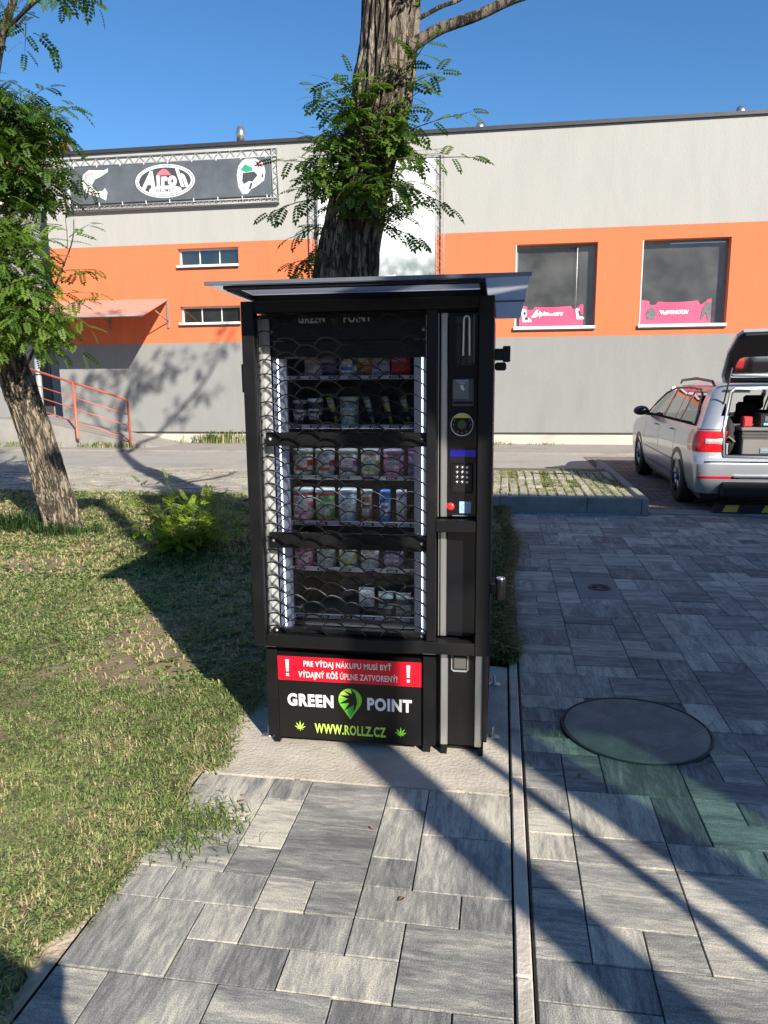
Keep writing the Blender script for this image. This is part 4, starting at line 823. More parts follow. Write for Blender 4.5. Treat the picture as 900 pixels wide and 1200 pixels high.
m_rc = M('ramp_concrete', (.30, .28, .25), .92, var=.12, scale=4, bump=.3, dirt=(.2, .19, .17), dirts=2)
mb = MB(); mb.prism([(-12.6, -.1), (-7.9, -.1), (-7.9, .02), (-11.2, .66), (-12.6, .66)], 16.25, BY-.01); mb.build('ramp_body', m_rc, ramp)
rl = thing('ramp_railing', 'orange red tubular handrail with three thin rails along the entrance ramp', 'railing', (-9.5, 16.1, 0))
m_rr = M('railing_red', (.50, .11, .06), .45, var=.12, scale=10)
def rz(x): return 1.12+(-8.5-x)*.30
yy = 16.13
MB().tube([(-11.5, yy, rz(-11.5)), (-8.62, yy, rz(-8.62)), (-8.53, yy, rz(-8.55)-.02), (-8.50, yy, rz(-8.5)-.08), (-8.50, yy, .0)], .026, 10).build('handrail', m_rr, rl)
for dz in (.34, .60, .90): MB().tube([(-11.5, yy, rz(-11.5)-dz), (-8.51, yy, rz(-8.5)-dz)], .011, 8).build('rail', m_rr, rl)
MB().tube([(-9.82, yy, rz(-9.82)), (-9.82, yy, .25), (-9.78, yy, .2)], .03, 10).build('post', m_rr, rl); MB().tube([(-11.1, yy, rz(-11.1)), (-11.1, yy, .5)], .028, 10).build('post', m_rr, rl)
dp = thing('downpipe', 'grey rainwater pipe at the left corner of the hall beside the entrance', 'downpipe', (-11.35, 17.3, 0))
MB().tube([(-11.45, 17.3, .2), (-11.45, 17.3, 2.6)], .07, 12).build('pipe', M('pipe_grey', (.42, .42, .42), .45, .3, var=.1), dp)
for z in (.6, 1.7): MB().lathe([(.075, 0), (.082, .005), (.082, .035), (.075, .04)], (-11.45, 17.3, z), 14).build('pipe_clamp', m_dk, dp)
# recessed annex and the red-roofed house further left
an = thing('side_annex', 'grey rendered annex set back left of the hall, mostly hidden by the leaning tree', 'building', (-16, 19, 0))
MB().box(-24, -11.08, 19.0, 24, -.1, 6.0).build('wall', m_lo, an); MB().box(-13.3, -12.2, 18.97, 18.995, .66, 2.7).build('door', M('door_dark', (.05, .05, .05), .4), an)
MB().box(-24, -12.0, 18.97, 18.998, -.1, .55).build('plinth', m_pl, an); MB().box(-24.1, -11.09, 18.9, 24.1, 6.001, 6.1).build('roof_edge', m_dk, an)
ho = thing('tiled_house', 'house with a red tiled roof far behind the crown of the leaning tree', 'house', (-24, 33, 0))
MB().box(-38, -20.6, 30, 38, -.1, 9.8).build('wall', M('house_cream', (.55, .50, .42), .9), ho)
m_tile = M('roof_tile', (.42, .10, .05), .8, var=.35, scale=30)
mb = MB()
for r_ in range(16):
    y0 = 29.4+r_*.3; z0 = 9.6+r_*.18
    for c_ in range(40):
        x = -37.4+c_*.42; mb.tube([(x, y0, z0+.02), (x, y0+.34, z0+.20)], .2, 6, cap=False)
o = mb.build('roof_tiling', m_tile, ho, 'stuff')
slab4((-38.0, 29.3, 9.55), (-20.2, 29.3, 9.55), (-20.2, 34.2, 12.5), (-38.0, 34.2, 12.5), .1).build('roof', m_tile, ho)
slab4((-38.0, 34.21, 12.5), (-20.2, 34.21, 12.5), (-20.2, 39, 9.6), (-38.0, 39, 9.6), .1).build('roof', m_tile, ho)
MB().box(-21.3, -20.6, 33.2, 33.8, 11.5, 13.2).build('chimney', M('chimney_white', (.6, .58, .54), .9), ho)

# ---------------------------------------------------------------- street things behind the photographer that throw the shadows
fw_ = thing('shadow_screen', 'unseen grey screen wall shaped to shade the driveway, its added green pane tinting the sun, behind the photographer on the right', 'facade', (8, -1.3, 0))
MB().box(4.09, 34, -1.42, -1.30, -.1, 7.45).box(3.46, 4.0895, -1.42, -1.30, 3.22, 7.45).box(3.46, 3.62, -1.42, -1.30, -.1, 3.2195).build('wall', M('facade_grey', (.60, .58, .52), .9, var=.08, scale=2), fw_)  # thin unseen wall shaped to throw the big shadow over the driveway
gm = bpy.data.materials.new('green_filter_tint'); gm.use_nodes = True; n = gm.node_tree; n.nodes.clear(); t = n.nodes.new('ShaderNodeBsdfTransparent'); t.inputs[0].default_value = (.34, .47, .39, 1); o = n.nodes.new('ShaderNodeOutputMaterial'); n.links.new(t.outputs[0], o.inputs[0])
MB().box(3.621, 4.089, -1.37, -1.36, 0, 3.219).build('green_light_filter', gm, fw_)  # added pane that tints the sunlight green near the manhole
ab = thing('apartment_block', 'long brownish block across the yard behind the photographer', 'building', (-20, -26, 0))
MB().box(-45, 3, -34, -24, -.1, 8.2).box(-4, 14, -40, -34.001, -.1, 13).build('wall', M('block_brown', (.40, .37, .32), .9, var=.15, scale=1), ab)
wm = MB().cbox(-.7, .7, -.03, .03, 0, 1.5, .01).mesh('window', M('facade_window', (.03, .035, .04), .1))
for i in range(14):
    for j in range(2): link('window', wm, ab, (-43+i*3.3, -23.98, 1.2+j*3.3))
lp = thing('lamp_post', 'thick grey lamp post standing behind the photographer', 'lamp post', (3.22, -1.85, 0))
MB().tube([(3.32, -2.0, 0), (3.32, -2.0, 7.6)], [.098, .098], 20).build('post', m_wg, lp); MB().box(3.1, 3.5, -2.9, -2.0, 7.61, 7.72).build('lamp_head', m_wg, lp)
sp_ = thing('sign_post', 'thin steel sign post behind the photographer', 'sign post', (2.9, -.8, 0))
MB().tube([(2.826, -.8, 0), (2.826, -.8, 3.9)], .027, 12).build('post', m_zn, sp_); MB().lathe([(0, 0), (.3, 0), (.3, .01), (0, .01)], (2.826, -.84, 4.2), 30, ax='y').build('sign_plate', m_wht, sp_)
# ---------------------------------------------------------------- estate car with its tailgate open
CX, CY = 3.075, 8.76
car = thing('estate_car', 'silver estate car parked with its tailgate wide open and grey boxes in the boot', 'car', (CX, CY+2.3, 0))
m_cp = M('car_silver', (.50, .52, .55), .30, .55, var=.03, scale=3, coat=.6)
m_cpd = M('car_dark_trim', (.015, .015, .017), .4); m_cg = glass_mat('car_glass', (.30, .32, .31), .22); m_tyre = M('tyre', (.02, .02, .02), .85, bump=.2)
m_rim = M('alloy', (.45, .45, .46), .3, .8); m_tl = M('tail_red', (.55, .01, .015), .15, var=.15, scale=40, coat=.5, spec=.6); m_cin = M('car_inside', (.02, .02, .021), .8)
LV = [(.22, .12, 4.50, .84), (.34, .03, 4.60, .885), (.50, .0, 4.66, .905), (.60, .0, 4.66, .908), (.625, .05, 4.65, .908), (.75, .07, 4.60, .905), (.86, .075, 4.40, .890), (.93, .085, 3.95, .868), (.985, .10, 3.55, .835), (1.10, .16, 3.28, .79), (1.25, .25, 2.95, .728), (1.36, .33, 2.62, .675), (1.42, .40, 2.40, .62), (1.455, .50, 2.2, .53), (1.475, .75, 1.95, .30)]
def lvl(z):
    for a, b in zip(LV, LV[1:]):
        if a[0] <= z <= b[0]:
            t = (z-a[0])/(b[0]-a[0]); return [a[k]+(b[k]-a[k])*t for k in (1, 2, 3)]
    return list(LV[0 if z < LV[0][0] else -1][1:])
NR, NS = 9, 26   # points across the rear half, along one side
def ring(z):
    yr, yf, w_ = lvl(z); pts = []
    rc = min(.16, w_*.5)
    for k in range(NR): pts.append((-(w_-rc)*k/(NR-1), yr))              # centre of the rear to the left corner
    for k in range(1, 7): a = math.radians(90*k/6); pts.append((-(w_-rc)-rc*math.sin(a), yr+rc*.9*(1-math.cos(a))))
    y0 = yr+rc*.9; rf_ = .45
    for k in range(1, NS): y = y0+(yf-rf_-y0)*k/(NS-1); pts.append((-w_*(1-.035*max(0, (y-3.2)/1.4)**2-.012*max(0, (1.2-y)/1.2)**2), y))
    wl = -pts[-1][0]
    for k in range(1, 7): a = math.radians(90*k/6); pts.append((-(wl-.5*rf_)-.5*rf_*math.cos(a), yf-rf_+rf_*math.sin(a)*(1 if k < 6 else 1)))
    pts.append((0, yf)); return pts
def side_x(y, z):
    yr, yf, w_ = lvl(z); return w_*(1-.035*max(0, (y-3.2)/1.4)**2-.012*max(0, (1.2-y)/1.2)**2)
zs = sorted({l[0] for l in LV} | {.28, .42, .56, .66, .70, .80, .90, 1.04, 1.17, 1.30, 1.39})
rings = [ring(z) for z in zs]; n = len(rings[0]); mb = MB()
for sgn in (1, -1):
    b = len(mb.v)
    for z, rg in zip(zs, rings): mb.v += [(CX+sgn*x, CY+y, z) for x, y in rg]
    for j in range(len(zs)-1):
        for i in range(n-1):
            zc = (zs[j]+zs[j+1])/2
            if i < NR-1+2 and .66 < zc < 1.39 and abs((rings[j][i][0]+rings[j][i+1][0])/2) < .60: continue
            xm, ym = (rings[j][i][0]+rings[j][i+1][0])/2, (rings[j][i][1]+rings[j][i+1][1])/2
            if 1.0 < zc < 1.36 and i >= NR+5 and ym > .55: continue
            a = b+j*n+i; f = (a, a+n, a+n+1, a+1)
            mb.f.append(f if sgn > 0 else tuple(reversed(f))); mb.mi.append(0); mb.sm.append(True)
    top = b+(len(zs)-1)*n
    f = tuple(top+i for i in range(n)); mb.f.append(tuple(reversed(f)) if sgn > 0 else f); mb.mi.append(0); mb.sm.append(False)
bd = mb.build('body', m_cp, car)
MB().box(CX-.80, CX+.80, CY+.2, CY+4.4, .16, .22).build('underbody', m_cpd, car)
def overlay(poly_yz, mat, name, off=.004, par=None, side=-1, n=10):
    """panel following the flank: polygon in (y,z) triangulated as strips of its top and bottom edges"""
    ysv = sorted({p[0] for p in poly_yz} | {min(p[0] for p in poly_yz)+(max(p[0] for p in poly_yz)-min(p[0] for p in poly_yz))*k/n for k in range(n+1)})
    def zrange(y):
        zz = []
        for a, b in zip(poly_yz, poly_yz[1:]+poly_yz[:1]):
            if min(a[0], b[0])-1e-9 <= y <= max(a[0], b[0])+1e-9:
                if abs(a[0]-b[0]) < 1e-9: zz += [a[1], b[1]]
                else: zz.append(a[1]+(b[1]-a[1])*(y-a[0])/(b[0]-a[0]))
        return min(zz), max(zz)
    mb = MB(); m_ = 5
    for y in ysv:
        lo, hi = zrange(y)
        for k in range(m_+1): z = lo+(hi-lo)*k/m_; mb.v.append((CX+side*(side_x(y, z)+off), CY+y, z))
    for i in range(len(ysv)-1):
        for k in range(m_):
            a = i*(m_+1)+k; f = (a, a+m_+1, a+m_+2, a+1); mb.f.append(f if side > 0 else tuple(reversed(f))); mb.mi.append(0); mb.sm.append(True)
    return mb.build(name, mat, par or car)
for sd in (-1, 1):
    gl = [(.42, .985), (3.35, .99), (3.0, 1.17), (2.68, 1.31), (2.3, 1.385), (1.6, 1.40), (1.0, 1.385), (.70, 1.30), (.50, 1.12)]
    MB().tube([(CX+sd*(side_x(y_, z_)+.002), CY+y_, z_) for y_, z_ in gl+gl[:1]], .014, 6).build('window_trim', m_cpd, car)
    for pl in ([(1.12, 1.0), (1.21, 1.0), (1.20, 1.385), (1.09, 1.38)], [(1.455, 1.0), (1.505, 1.0), (1.505, 1.39), (1.455, 1.39)], [(2.09, 1.0), (2.18, 1.0), (2.16, 1.385), (2.07, 1.385)], [(.42, .99), (.52, .99), (.60, 1.14), (.80, 1.31), (.72, 1.35), (.5, 1.12)]): overlay(pl, m_cpd, 'pillar', .004, None, sd, 6)
    MB().tube([(CX+sd*.76, CY+3.32, 1.0), (CX+sd*.68, CY+2.98, 1.20), (CX+sd*.62, CY+2.6, 1.37)], .035, 8).build('windscreen_pillar', m_cp, car)
    for pl in ([(.50, 1.01), (1.13, 1.01), (1.10, 1.36), (.76, 1.28), (.57, 1.12)], [(1.20, 1.01), (1.46, 1.01), (1.46, 1.375), (1.18, 1.365)], [(1.50, 1.01), (2.10, 1.01), (2.08, 1.375), (1.50, 1.378)], [(2.17, 1.01), (3.22, 1.012), (2.95, 1.15), (2.64, 1.285), (2.3, 1.36), (2.15, 1.37)]):
        overlay(pl, m_cg, 'side_window', .007, None, sd)
    # dark lines between the doors, sill, arches
    for yv in (1.16, 2.12, 3.12): overlay([(yv, .34), (yv+.012, .34), (yv+.012, .985), (yv, .985)], m_cpd, 'door_gap', .002, None, sd, 2)
    overlay([(1.3, .28), (3.1, .28), (3.1, .34), (1.3, .34)], m_cp, 'sill_trim', .02, None, sd)
    overlay([(1.2, .50), (3.1, .52), (3.1, .535), (1.2, .515)], MATS['car_dark_trim'], 'swage_shadow', .001, None, sd)
    for yv in (1.30, 2.28):
        MB().tube([(CX+sd*(side_x(yv, .88)+.012), CY+yv, .885), (CX+sd*(side_x(yv, .88)+.035), CY+yv+.05, .888), (CX+sd*(side_x(yv, .88)+.035), CY+yv+.15, .888), (CX+sd*(side_x(yv, .88)+.012), CY+yv+.20, .885)], .011, 8).build('door_handle', m_cp, car)
    for yv in (.92, 3.60):
        mb = MB(); xx = CX+sd*(side_x(yv, .4)-.012)
        ang = [math.radians(a) for a in range(-20, 201, 10)]
        def arcpts(r, x): return [(x, CY+yv+r*math.cos(a), .32+r*math.sin(a)) for a in ang]
        v1, v2 = arcpts(.365, 0), arcpts(.30, 0)
        for (x_, y_, z_), (_, y2, z2) in zip(v1, v2): mb.v += [(CX+sd*(side_x(y_-CY, z_)+.004), y_, z_), (CX+sd*(side_x(y2-CY, z2)+.004), y2, z2)]
        for k in range(len(ang)-1): f = (2*k, 2*k+1, 2*k+3, 2*k+2); mb.f.append(f); mb.mi.append(0); mb.sm.append(False)
        mb.build('wheel_arch', m_cpd, car)
        xw = CX+sd*.80; s_ = sd
        wh = MB().lathe([(.20, 0), (.305, 0), (.322, .02), (.325, .05), (.325, .17), (.322, .20), (.305, .215), (.20, .215)], (0, 0, 0), 36, ax='x')
        wv = [(xw+(v[0]-.105)*1.0, CY+yv+v[1], .325+v[2]) for v in wh.v]; w2 = MB(); w2.v, w2.f, w2.mi, w2.sm = wv, wh.f, wh.mi, wh.sm
        wo = w2.build('wheel', m_tyre, car)
        rm = MB(); xo = xw+sd*.098
        rm.lathe([(.215, -.012), (.218, 0), (.205, .004), (.195, -.01)], (xo, CY+yv, .325), 32, ax='x'); rm.lathe([(0, 0), (.045, 0), (.05, -.02)], (xo, CY+yv, .325), 16, ax='x')
        for q in range(5):
            for da in (-.13, .13):
                a = 2*math.pi*q/5+.3; rm.tube([(xo-sd*.01, CY+yv+.03*math.cos(a+da), .325+.03*math.sin(a+da)), (xo-sd*.005, CY+yv+.205*math.cos(a+da), .325+.205*math.sin(a+da))], .011, 6)
        rm.build('rim', m_rim, wo)
        MB().lathe([(0, 0), (.2, 0)], (xo-sd*.06, CY+yv, .325), 24, ax='x').build('brake_disc', m_cpd, wo)
        # dark wheel well just behind the tyre
    # mirror
    mm = MB(); bm = bmesh.new(); bmesh.ops.create_uvsphere(bm, u_segments=14, v_segments=8, radius=1)
    mm.add([(CX+sd*(.99+.115*v.co.x), CY+3.02+.075*v.co.y, 1.035+.08*v.co.z*(1 if v.co.z > 0 else .8)) for v in bm.verts], [[v.index for v in f.verts] for f in bm.faces], 0, True); bm.free()
    mo = mm.build('side_mirror', m_cpd, car); MB().tube([(CX+sd*.82, CY+3.05, .985), (CX+sd*.92, CY+3.04, 1.0)], .025, 8).build('mirror_arm', m_cpd, mo)
    MB().tube([(CX+sd*.60, CY+.60, 1.43), (CX+sd*.60, CY+.72, 1.482), (CX+sd*.59, CY+1.5, 1.515), (CX+sd*.585, CY+2.3, 1.49), (CX+sd*.57, CY+2.45, 1.45)], [.014, .017, .018, .017, .012], 8).build('roof_rail', m_cpd, car)
    # tail lamp wrapping the rear corner
    def corner(t, z, off):
        yr, yf, w_ = lvl(z); rc = .16
        if t < 0: return (CX+sd*((w_-rc)+t), CY+yr-off)
        if t <= 1: a = math.radians(90*t); return (CX+sd*((w_-rc)+(rc+off)*math.sin(a)), CY+yr+rc*.9*(1-math.cos(a))-off*math.cos(a))
        return (CX+sd*(side_x(yr+rc*.9+(t-1), z)+off), CY+yr+rc*.9+(t-1))
    def lamp(t0, t1, z0, z1, mat, name, off, par):
        mb = MB(); nt_ = 14; nz = 4; ts = [t0+(t1-t0)*i/nt_ for i in range(nt_+1)]
        for t in ts:
            for k in range(nz+1): z = z0+(z1-z0)*k/nz; x, y = corner(t, z, off*(1 if 0 < k < nz and t0 < t < t1 else .2)); mb.v.append((x, y, z))
        for i in range(nt_):
            for k in range(nz): a = i*(nz+1)+k; f = (a, a+1, a+nz+2, a+nz+1); mb.f.append(f if sd < 0 else tuple(reversed(f))); mb.mi.append(0); mb.sm.append(True)
        return mb.build(name, mat, par)
    tl = lamp(-.14, 1.22, .700, .935, m_tl, 'tail_lamp', .014, car)
    lamp(-.13, .28, .785, .86, M('lamp_clear', (.6, .58, .58), .12, .3, var=.3, scale=60), 'clear_segment', .020, tl)
    lamp(-.12, 1.0, .945-.0, .955, m_cpd, 'lamp_gap', .002, tl)
    rb_ = lamp(-.30, .60, .405, .435, m_tl, 'reflector', .006, car)
for t_ in ((.595, .612),): MB().tube([(CX-.88, CY+.20, .60), (CX-.80, CY-.005, .60), (CX, CY-.012, .60), (CX+.80, CY-.005, .60), (CX+.88, CY+.20, .60)], .006, 6).build('bumper_line', m_cpd, car)
MB().cbox(CX-.62, CX+.62, CY-.012, CY+.12, .20, .37, .02).build('bumper_insert', m_cpd, car)
MB().cbox(CX-.50, CX+.50, CY-.018, CY+.02, .425, .445, .004).build('bumper_chrome', m_rim, car)
# boot opening: frame, cargo space, seats
def opening(off, y_off): return [(-.60-off, .655-off), (-.615-off, .95), (-.575-off, 1.12), (-.50-off, 1.36), (-.44, 1.405+off), (0, 1.415+off), (.44, 1.405+off), (.50+off, 1.36), (.575+off, 1.12), (.615+off, .95), (.60+off, .655-off), (0, .645-off), (-.60-off, .655-off)]
pts = [(CX+x, CY+lvl(z)[0]-.008, z) for x, z in opening(0, 0)]
MB().tube(pts, .014, 8).build('boot_seal', m_cp, car)
MB().tube([(p[0]*1.0+(CX-p[0])*.035, p[1]+.02, p[2]+(1.0-p[2])*.03) for p in pts], .014, 8).build('rubber_seal', m_cpd, car)
mb = MB(); mb.box(CX-.66, CX-.63, CY+.15, CY+1.35, .64, 1.0).box(CX+.63, CX+.66, CY+.15, CY+1.35, .64, 1.0).box(CX-.66, CX+.66, CY+.10, CY+1.4, .60, .635).box(CX-.6, CX+.6, CY+.55, CY+2.2, 1.415, 1.42).build('boot_lining', m_cin, car)
MB().cbox(CX-.62, CX+.62, CY+1.28, CY+1.42, .64, 1.02, .03).build('rear_seat', m_cin, car)
for x in (-.38, 0, .38): MB().cbox(CX+x-.13, CX+x+.13, CY+1.32, CY+1.40, 1.03, 1.22, .03).build('headrest', m_cin, car)
for x in (-.36, .36): MB().cbox(CX+x-.24, CX+x+.24, CY+2.2, CY+2.35, .5, 1.08, .04).build('front_seat', m_cin, car); MB().cbox(CX+x-.13, CX+x+.13, CY+2.24, CY+2.33, 1.09, 1.28, .03).build('headrest', m_cin, car)
MB().box(CX-.8, CX+.8, CY+3.0, CY+3.5, .6, .99).build('dashboard', m_cin, car)
MB().box(CX-.5, CX+.5, CY+2.9, CY+2.905, 1.30, 1.38).build('rear_mirror_band', m_cpd, car)
# tailgate, swung up: frame with window, seen from inside
hy, hz_ = CY+.42, 1.455; d = Vector((0, -.80, .545)).normalized(); nrm = Vector((0, -.545, -.80)).normalized()
def TG(u, v, t): p = Vector((CX+u, hy, hz_))+d*v-nrm*t; return (p.x, p.y, p.z)
def plate(outer, inner, t0, t1, mat, name, par):
    n_ = len(outer); mb = MB()
    for (u, v) in outer: mb.v.append(TG(u, v, t0))
    for (u, v) in inner: mb.v.append(TG(u, v, t0))
    for (u, v) in outer: mb.v.append(TG(u, v, t1))
    for (u, v) in inner: mb.v.append(TG(u, v, t1))
    for i in range(n_):
        j = (i+1) % n_
        mb.f += [(i, j, n_+j, n_+i), (2*n_+j, 2*n_+i, 3*n_+i, 3*n_+j), (j, i, 2*n_+i, 2*n_+j), (n_+i, n_+j, 3*n_+j, 3*n_+i)]; mb.mi += [0]*4; mb.sm += [False]*4
    return mb.build(name, mat, par)
o1 = [(-.56, 0), (-.61, .12), (-.66, .55), (-.645, .85), (-.60, .93), (0, .95), (.60, .93), (.645, .85), (.66, .55), (.61, .12), (.56, 0), (0, -.01)]
i1 = [(-.50, .05), (-.53, .12), (-.545, .43), (-.535, .50), (-.50, .53), (0, .55), (.50, .53), (.535, .50), (.545, .43), (.53, .12), (.50, .05), (0, .04)]
sh = [(u*1.0, v) for u, v in o1]
tg = plate(sh, i1, .015, .05, m_cp, 'tailgate', car)
o2 = [(u*.96, .03+v*.945) for u, v in o1]; i2 = [(u*.97, v) for u, v in i1]
plate(o2, i2, -.012, .014, m_cpd, 'tailgate_lining', tg)
mb = MB(); mb.v = [TG(u, v, .02) for u, v in i1]+[TG(u, v, .024) for u, v in i1]; k = len(i1); mb.f = [tuple(range(k)), tuple(reversed(range(k, 2*k)))]; mb.mi = [0, 0]; mb.sm = [False, False]
mb.build('rear_window', glass_mat('car_glass_rear', (.70, .72, .72), -.04, .1), tg)
for sd in (-1, 1): MB().tube([TG(sd*.56, .35, -.02), (CX+sd*.60, CY+.28, 1.10)], [.010, .008], 8).build('gas_strut', m_cpd, tg)
# load
m_bx = M('crate_grey', (.19, .175, .165), .6, var=.08)
def load(name, label, cat, mbx, mat): o = mbx.build(name, mat, None, None, (CX, CY, 0)); return tag(o, label, cat)
bx = thing('storage_crate', 'large grey ribbed plastic crate in the boot of the silver car', 'crate', (CX-.05, CY+.5, .64))
mb = MB().cbox(CX-.36, CX+.34, CY+.24, CY+.95, .655, .925, .012)
mb.cbox(CX-.385, CX+.365, CY+.215, CY+.97, .926, .965, .010); mb.build('crate_body', m_bx, bx)
for k in range(5): MB().cbox(CX-.37, CX+.35, CY+.228, CY+.2395, .84+k*.017, .848+k*.017, .002).build('rib', M('crate_rib', (.12, .11, .105), .6), bx)
MB().cbox(CX-.165, CX+.0, CY+.231, CY+.239, .675, .735, .003).build('name_plate', M('plate_blue_grey', (.22, .30, .36), .4), bx)
for k in range(6): MB().tube([(CX-.145+k*.022, CY+.229, .698), (CX-.137+k*.022, CY+.229, .712), (CX-.130+k*.022, CY+.229, .698)], .0035, 5).build('scribble', m_wht, bx)
o = thing('work_radio', 'dark radio with a pale teal stripe on top of the grey crate', 'radio', (CX, CY+.4, .966))
MB().cbox(CX-.17, CX+.22, CY+.30, CY+.52, .967, 1.115, .012).build('case', m_cpd, o); MB().cbox(CX-.13, CX+.18, CY+.292, CY+.2995, .985, 1.015, .002).build('teal_stripe', M('teal_plastic', (.25, .5, .55), .4), o); MB().cbox(CX-.12, CX+.12, CY+.292, CY+.2995, 1.03, 1.09, .002).build('front_grille', M('radio_grey', (.12, .13, .15), .4), o)
load('red_box', 'small bright red box on the left end of the grey crate in the boot', 'box', MB().cbox(CX-.345, CX-.245, CY+.30, CY+.42, .967, 1.085, .012).cbox(CX-.33, CX-.26, CY+.295, CY+.2999, .985, 1.06, .002), M('box_red', (.65, .04, .05), .5))
bg = thing('black_bag', 'black soft bag squeezed beside the crate at the left of the boot', 'bag', (CX-.5, CY+.5, .64))
mb = MB(); bm = bmesh.new(); bmesh.ops.create_icosphere(bm, subdivisions=3, radius=1)
mb.add([(CX-.475+.10*v.co.x*(1+.15*noise.noise(v.co*2)), CY+.5+.22*v.co.y, .83+.235*v.co.z*(1+.2*noise.noise(v.co*3))) for v in bm.verts], [[v.index for v in f.verts] for f in bm.faces], 0, True); bm.free(); mb.build('bag_body', m_cin, bg)
MB().tube([(CX-.54, CY+.3, .80), (CX-.5, CY+.26, .86), (CX-.43, CY+.27, .80)], .01, 6).build('strap', M('strap_tan', (.3, .22, .15), .7), bg)
# rubber wheel stop
ws = thing('wheel_stop', 'low black rubber wheel stop with yellow patches under the back of the silver car', 'wheel stop', (2.95, 8.90, 0))
mb = MB(); x0, x1 = 2.40, 3.90
mb.add([(x0, 8.82, .004), (x1, 8.82, .004), (x1, 8.98, .004), (x0, 8.98, .004), (x0+.06, 8.85, .10), (x1-.06, 8.85, .10), (x1-.06, 8.95, .10), (x0+.06, 8.95, .10)], [(0, 3, 2, 1), (4, 5, 6, 7), (0, 1, 5, 4), (1, 2, 6, 5), (2, 3, 7, 6), (3, 0, 4, 7)]); mb.build('rubber_body', M('rubber', (.02, .02, .02), .8, var=.3), ws)
my = M('stop_yellow', (.62, .38, .03), .5, var=.15)
for x in (2.50, 2.92, 3.34): MB().add([(x, 8.8225, .020), (x+.16, 8.8225, .020), (x+.19, 8.846, .094), (x+.05, 8.846, .094), (x, 8.8185, .020), (x+.16, 8.8185, .020), (x+.19, 8.842, .096), (x+.05, 8.842, .096)], [(4, 5, 6, 7), (0, 3, 2, 1), (0, 1, 5, 4), (3, 7, 6, 2), (1, 2, 6, 5), (0, 4, 7, 3)]).build('yellow_patch', my, ws)
# ---------------------------------------------------------------- vegetation
rng = np.random.default_rng(11)
m_leafA = leaf_mat('locust_leaf', (.03, .075, .014), (.14, .225, .035), None, .4)
m_leafB = leaf_mat('locust_leaf_light', (.05, .11, .015), (.165, .255, .04), None, .45)
m_leafC = leaf_mat('shrub_leaf', (.10, .19, .015), (.33, .42, .045), None, .45)
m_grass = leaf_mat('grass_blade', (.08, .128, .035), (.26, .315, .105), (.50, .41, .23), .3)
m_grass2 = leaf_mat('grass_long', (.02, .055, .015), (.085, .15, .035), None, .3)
# template of one pinnate leaf along +X, leaflets in XY
def leaf_template(pairs=6):
    V = []; F = []
    def lf(cx, cy, ang, ln, wd):
        b = len(V); c, s = math.cos(ang), math.sin(ang)
        for u, v, z in ((0, 0, 0), (.3, .5, .05), (.75, .45, .03), (1, 0, -.06), (.75, -.45, .03), (.3, -.5, .05)):
            x, y = u*ln, v*wd; V.append((cx+x*c-y*s, cy+x*s+y*c, z*ln))
        F.append((b, b+1, b+2, b+3)); F.append((b, b+3, b+4, b+5))
    for k in range(pairs):
        x = .22+.70*k/(pairs-1); ln = .27*(1-.25*abs(k/(pairs-1)-.4)); lf(x, .006, math.radians(68), ln*.92, .115); lf(x, -.006, math.radians(-68), ln*.92, .115)
    lf(.93, 0, 0, .25, .13)
    b = len(V); V += [(0, -.006, 0), (0, .006, 0), (1, .003, 0), (1, -.003, 0)]; F.append((b, b+3, b+2, b+1))
    return np.array(V), np.array(F)
LT, LF = leaf_template()
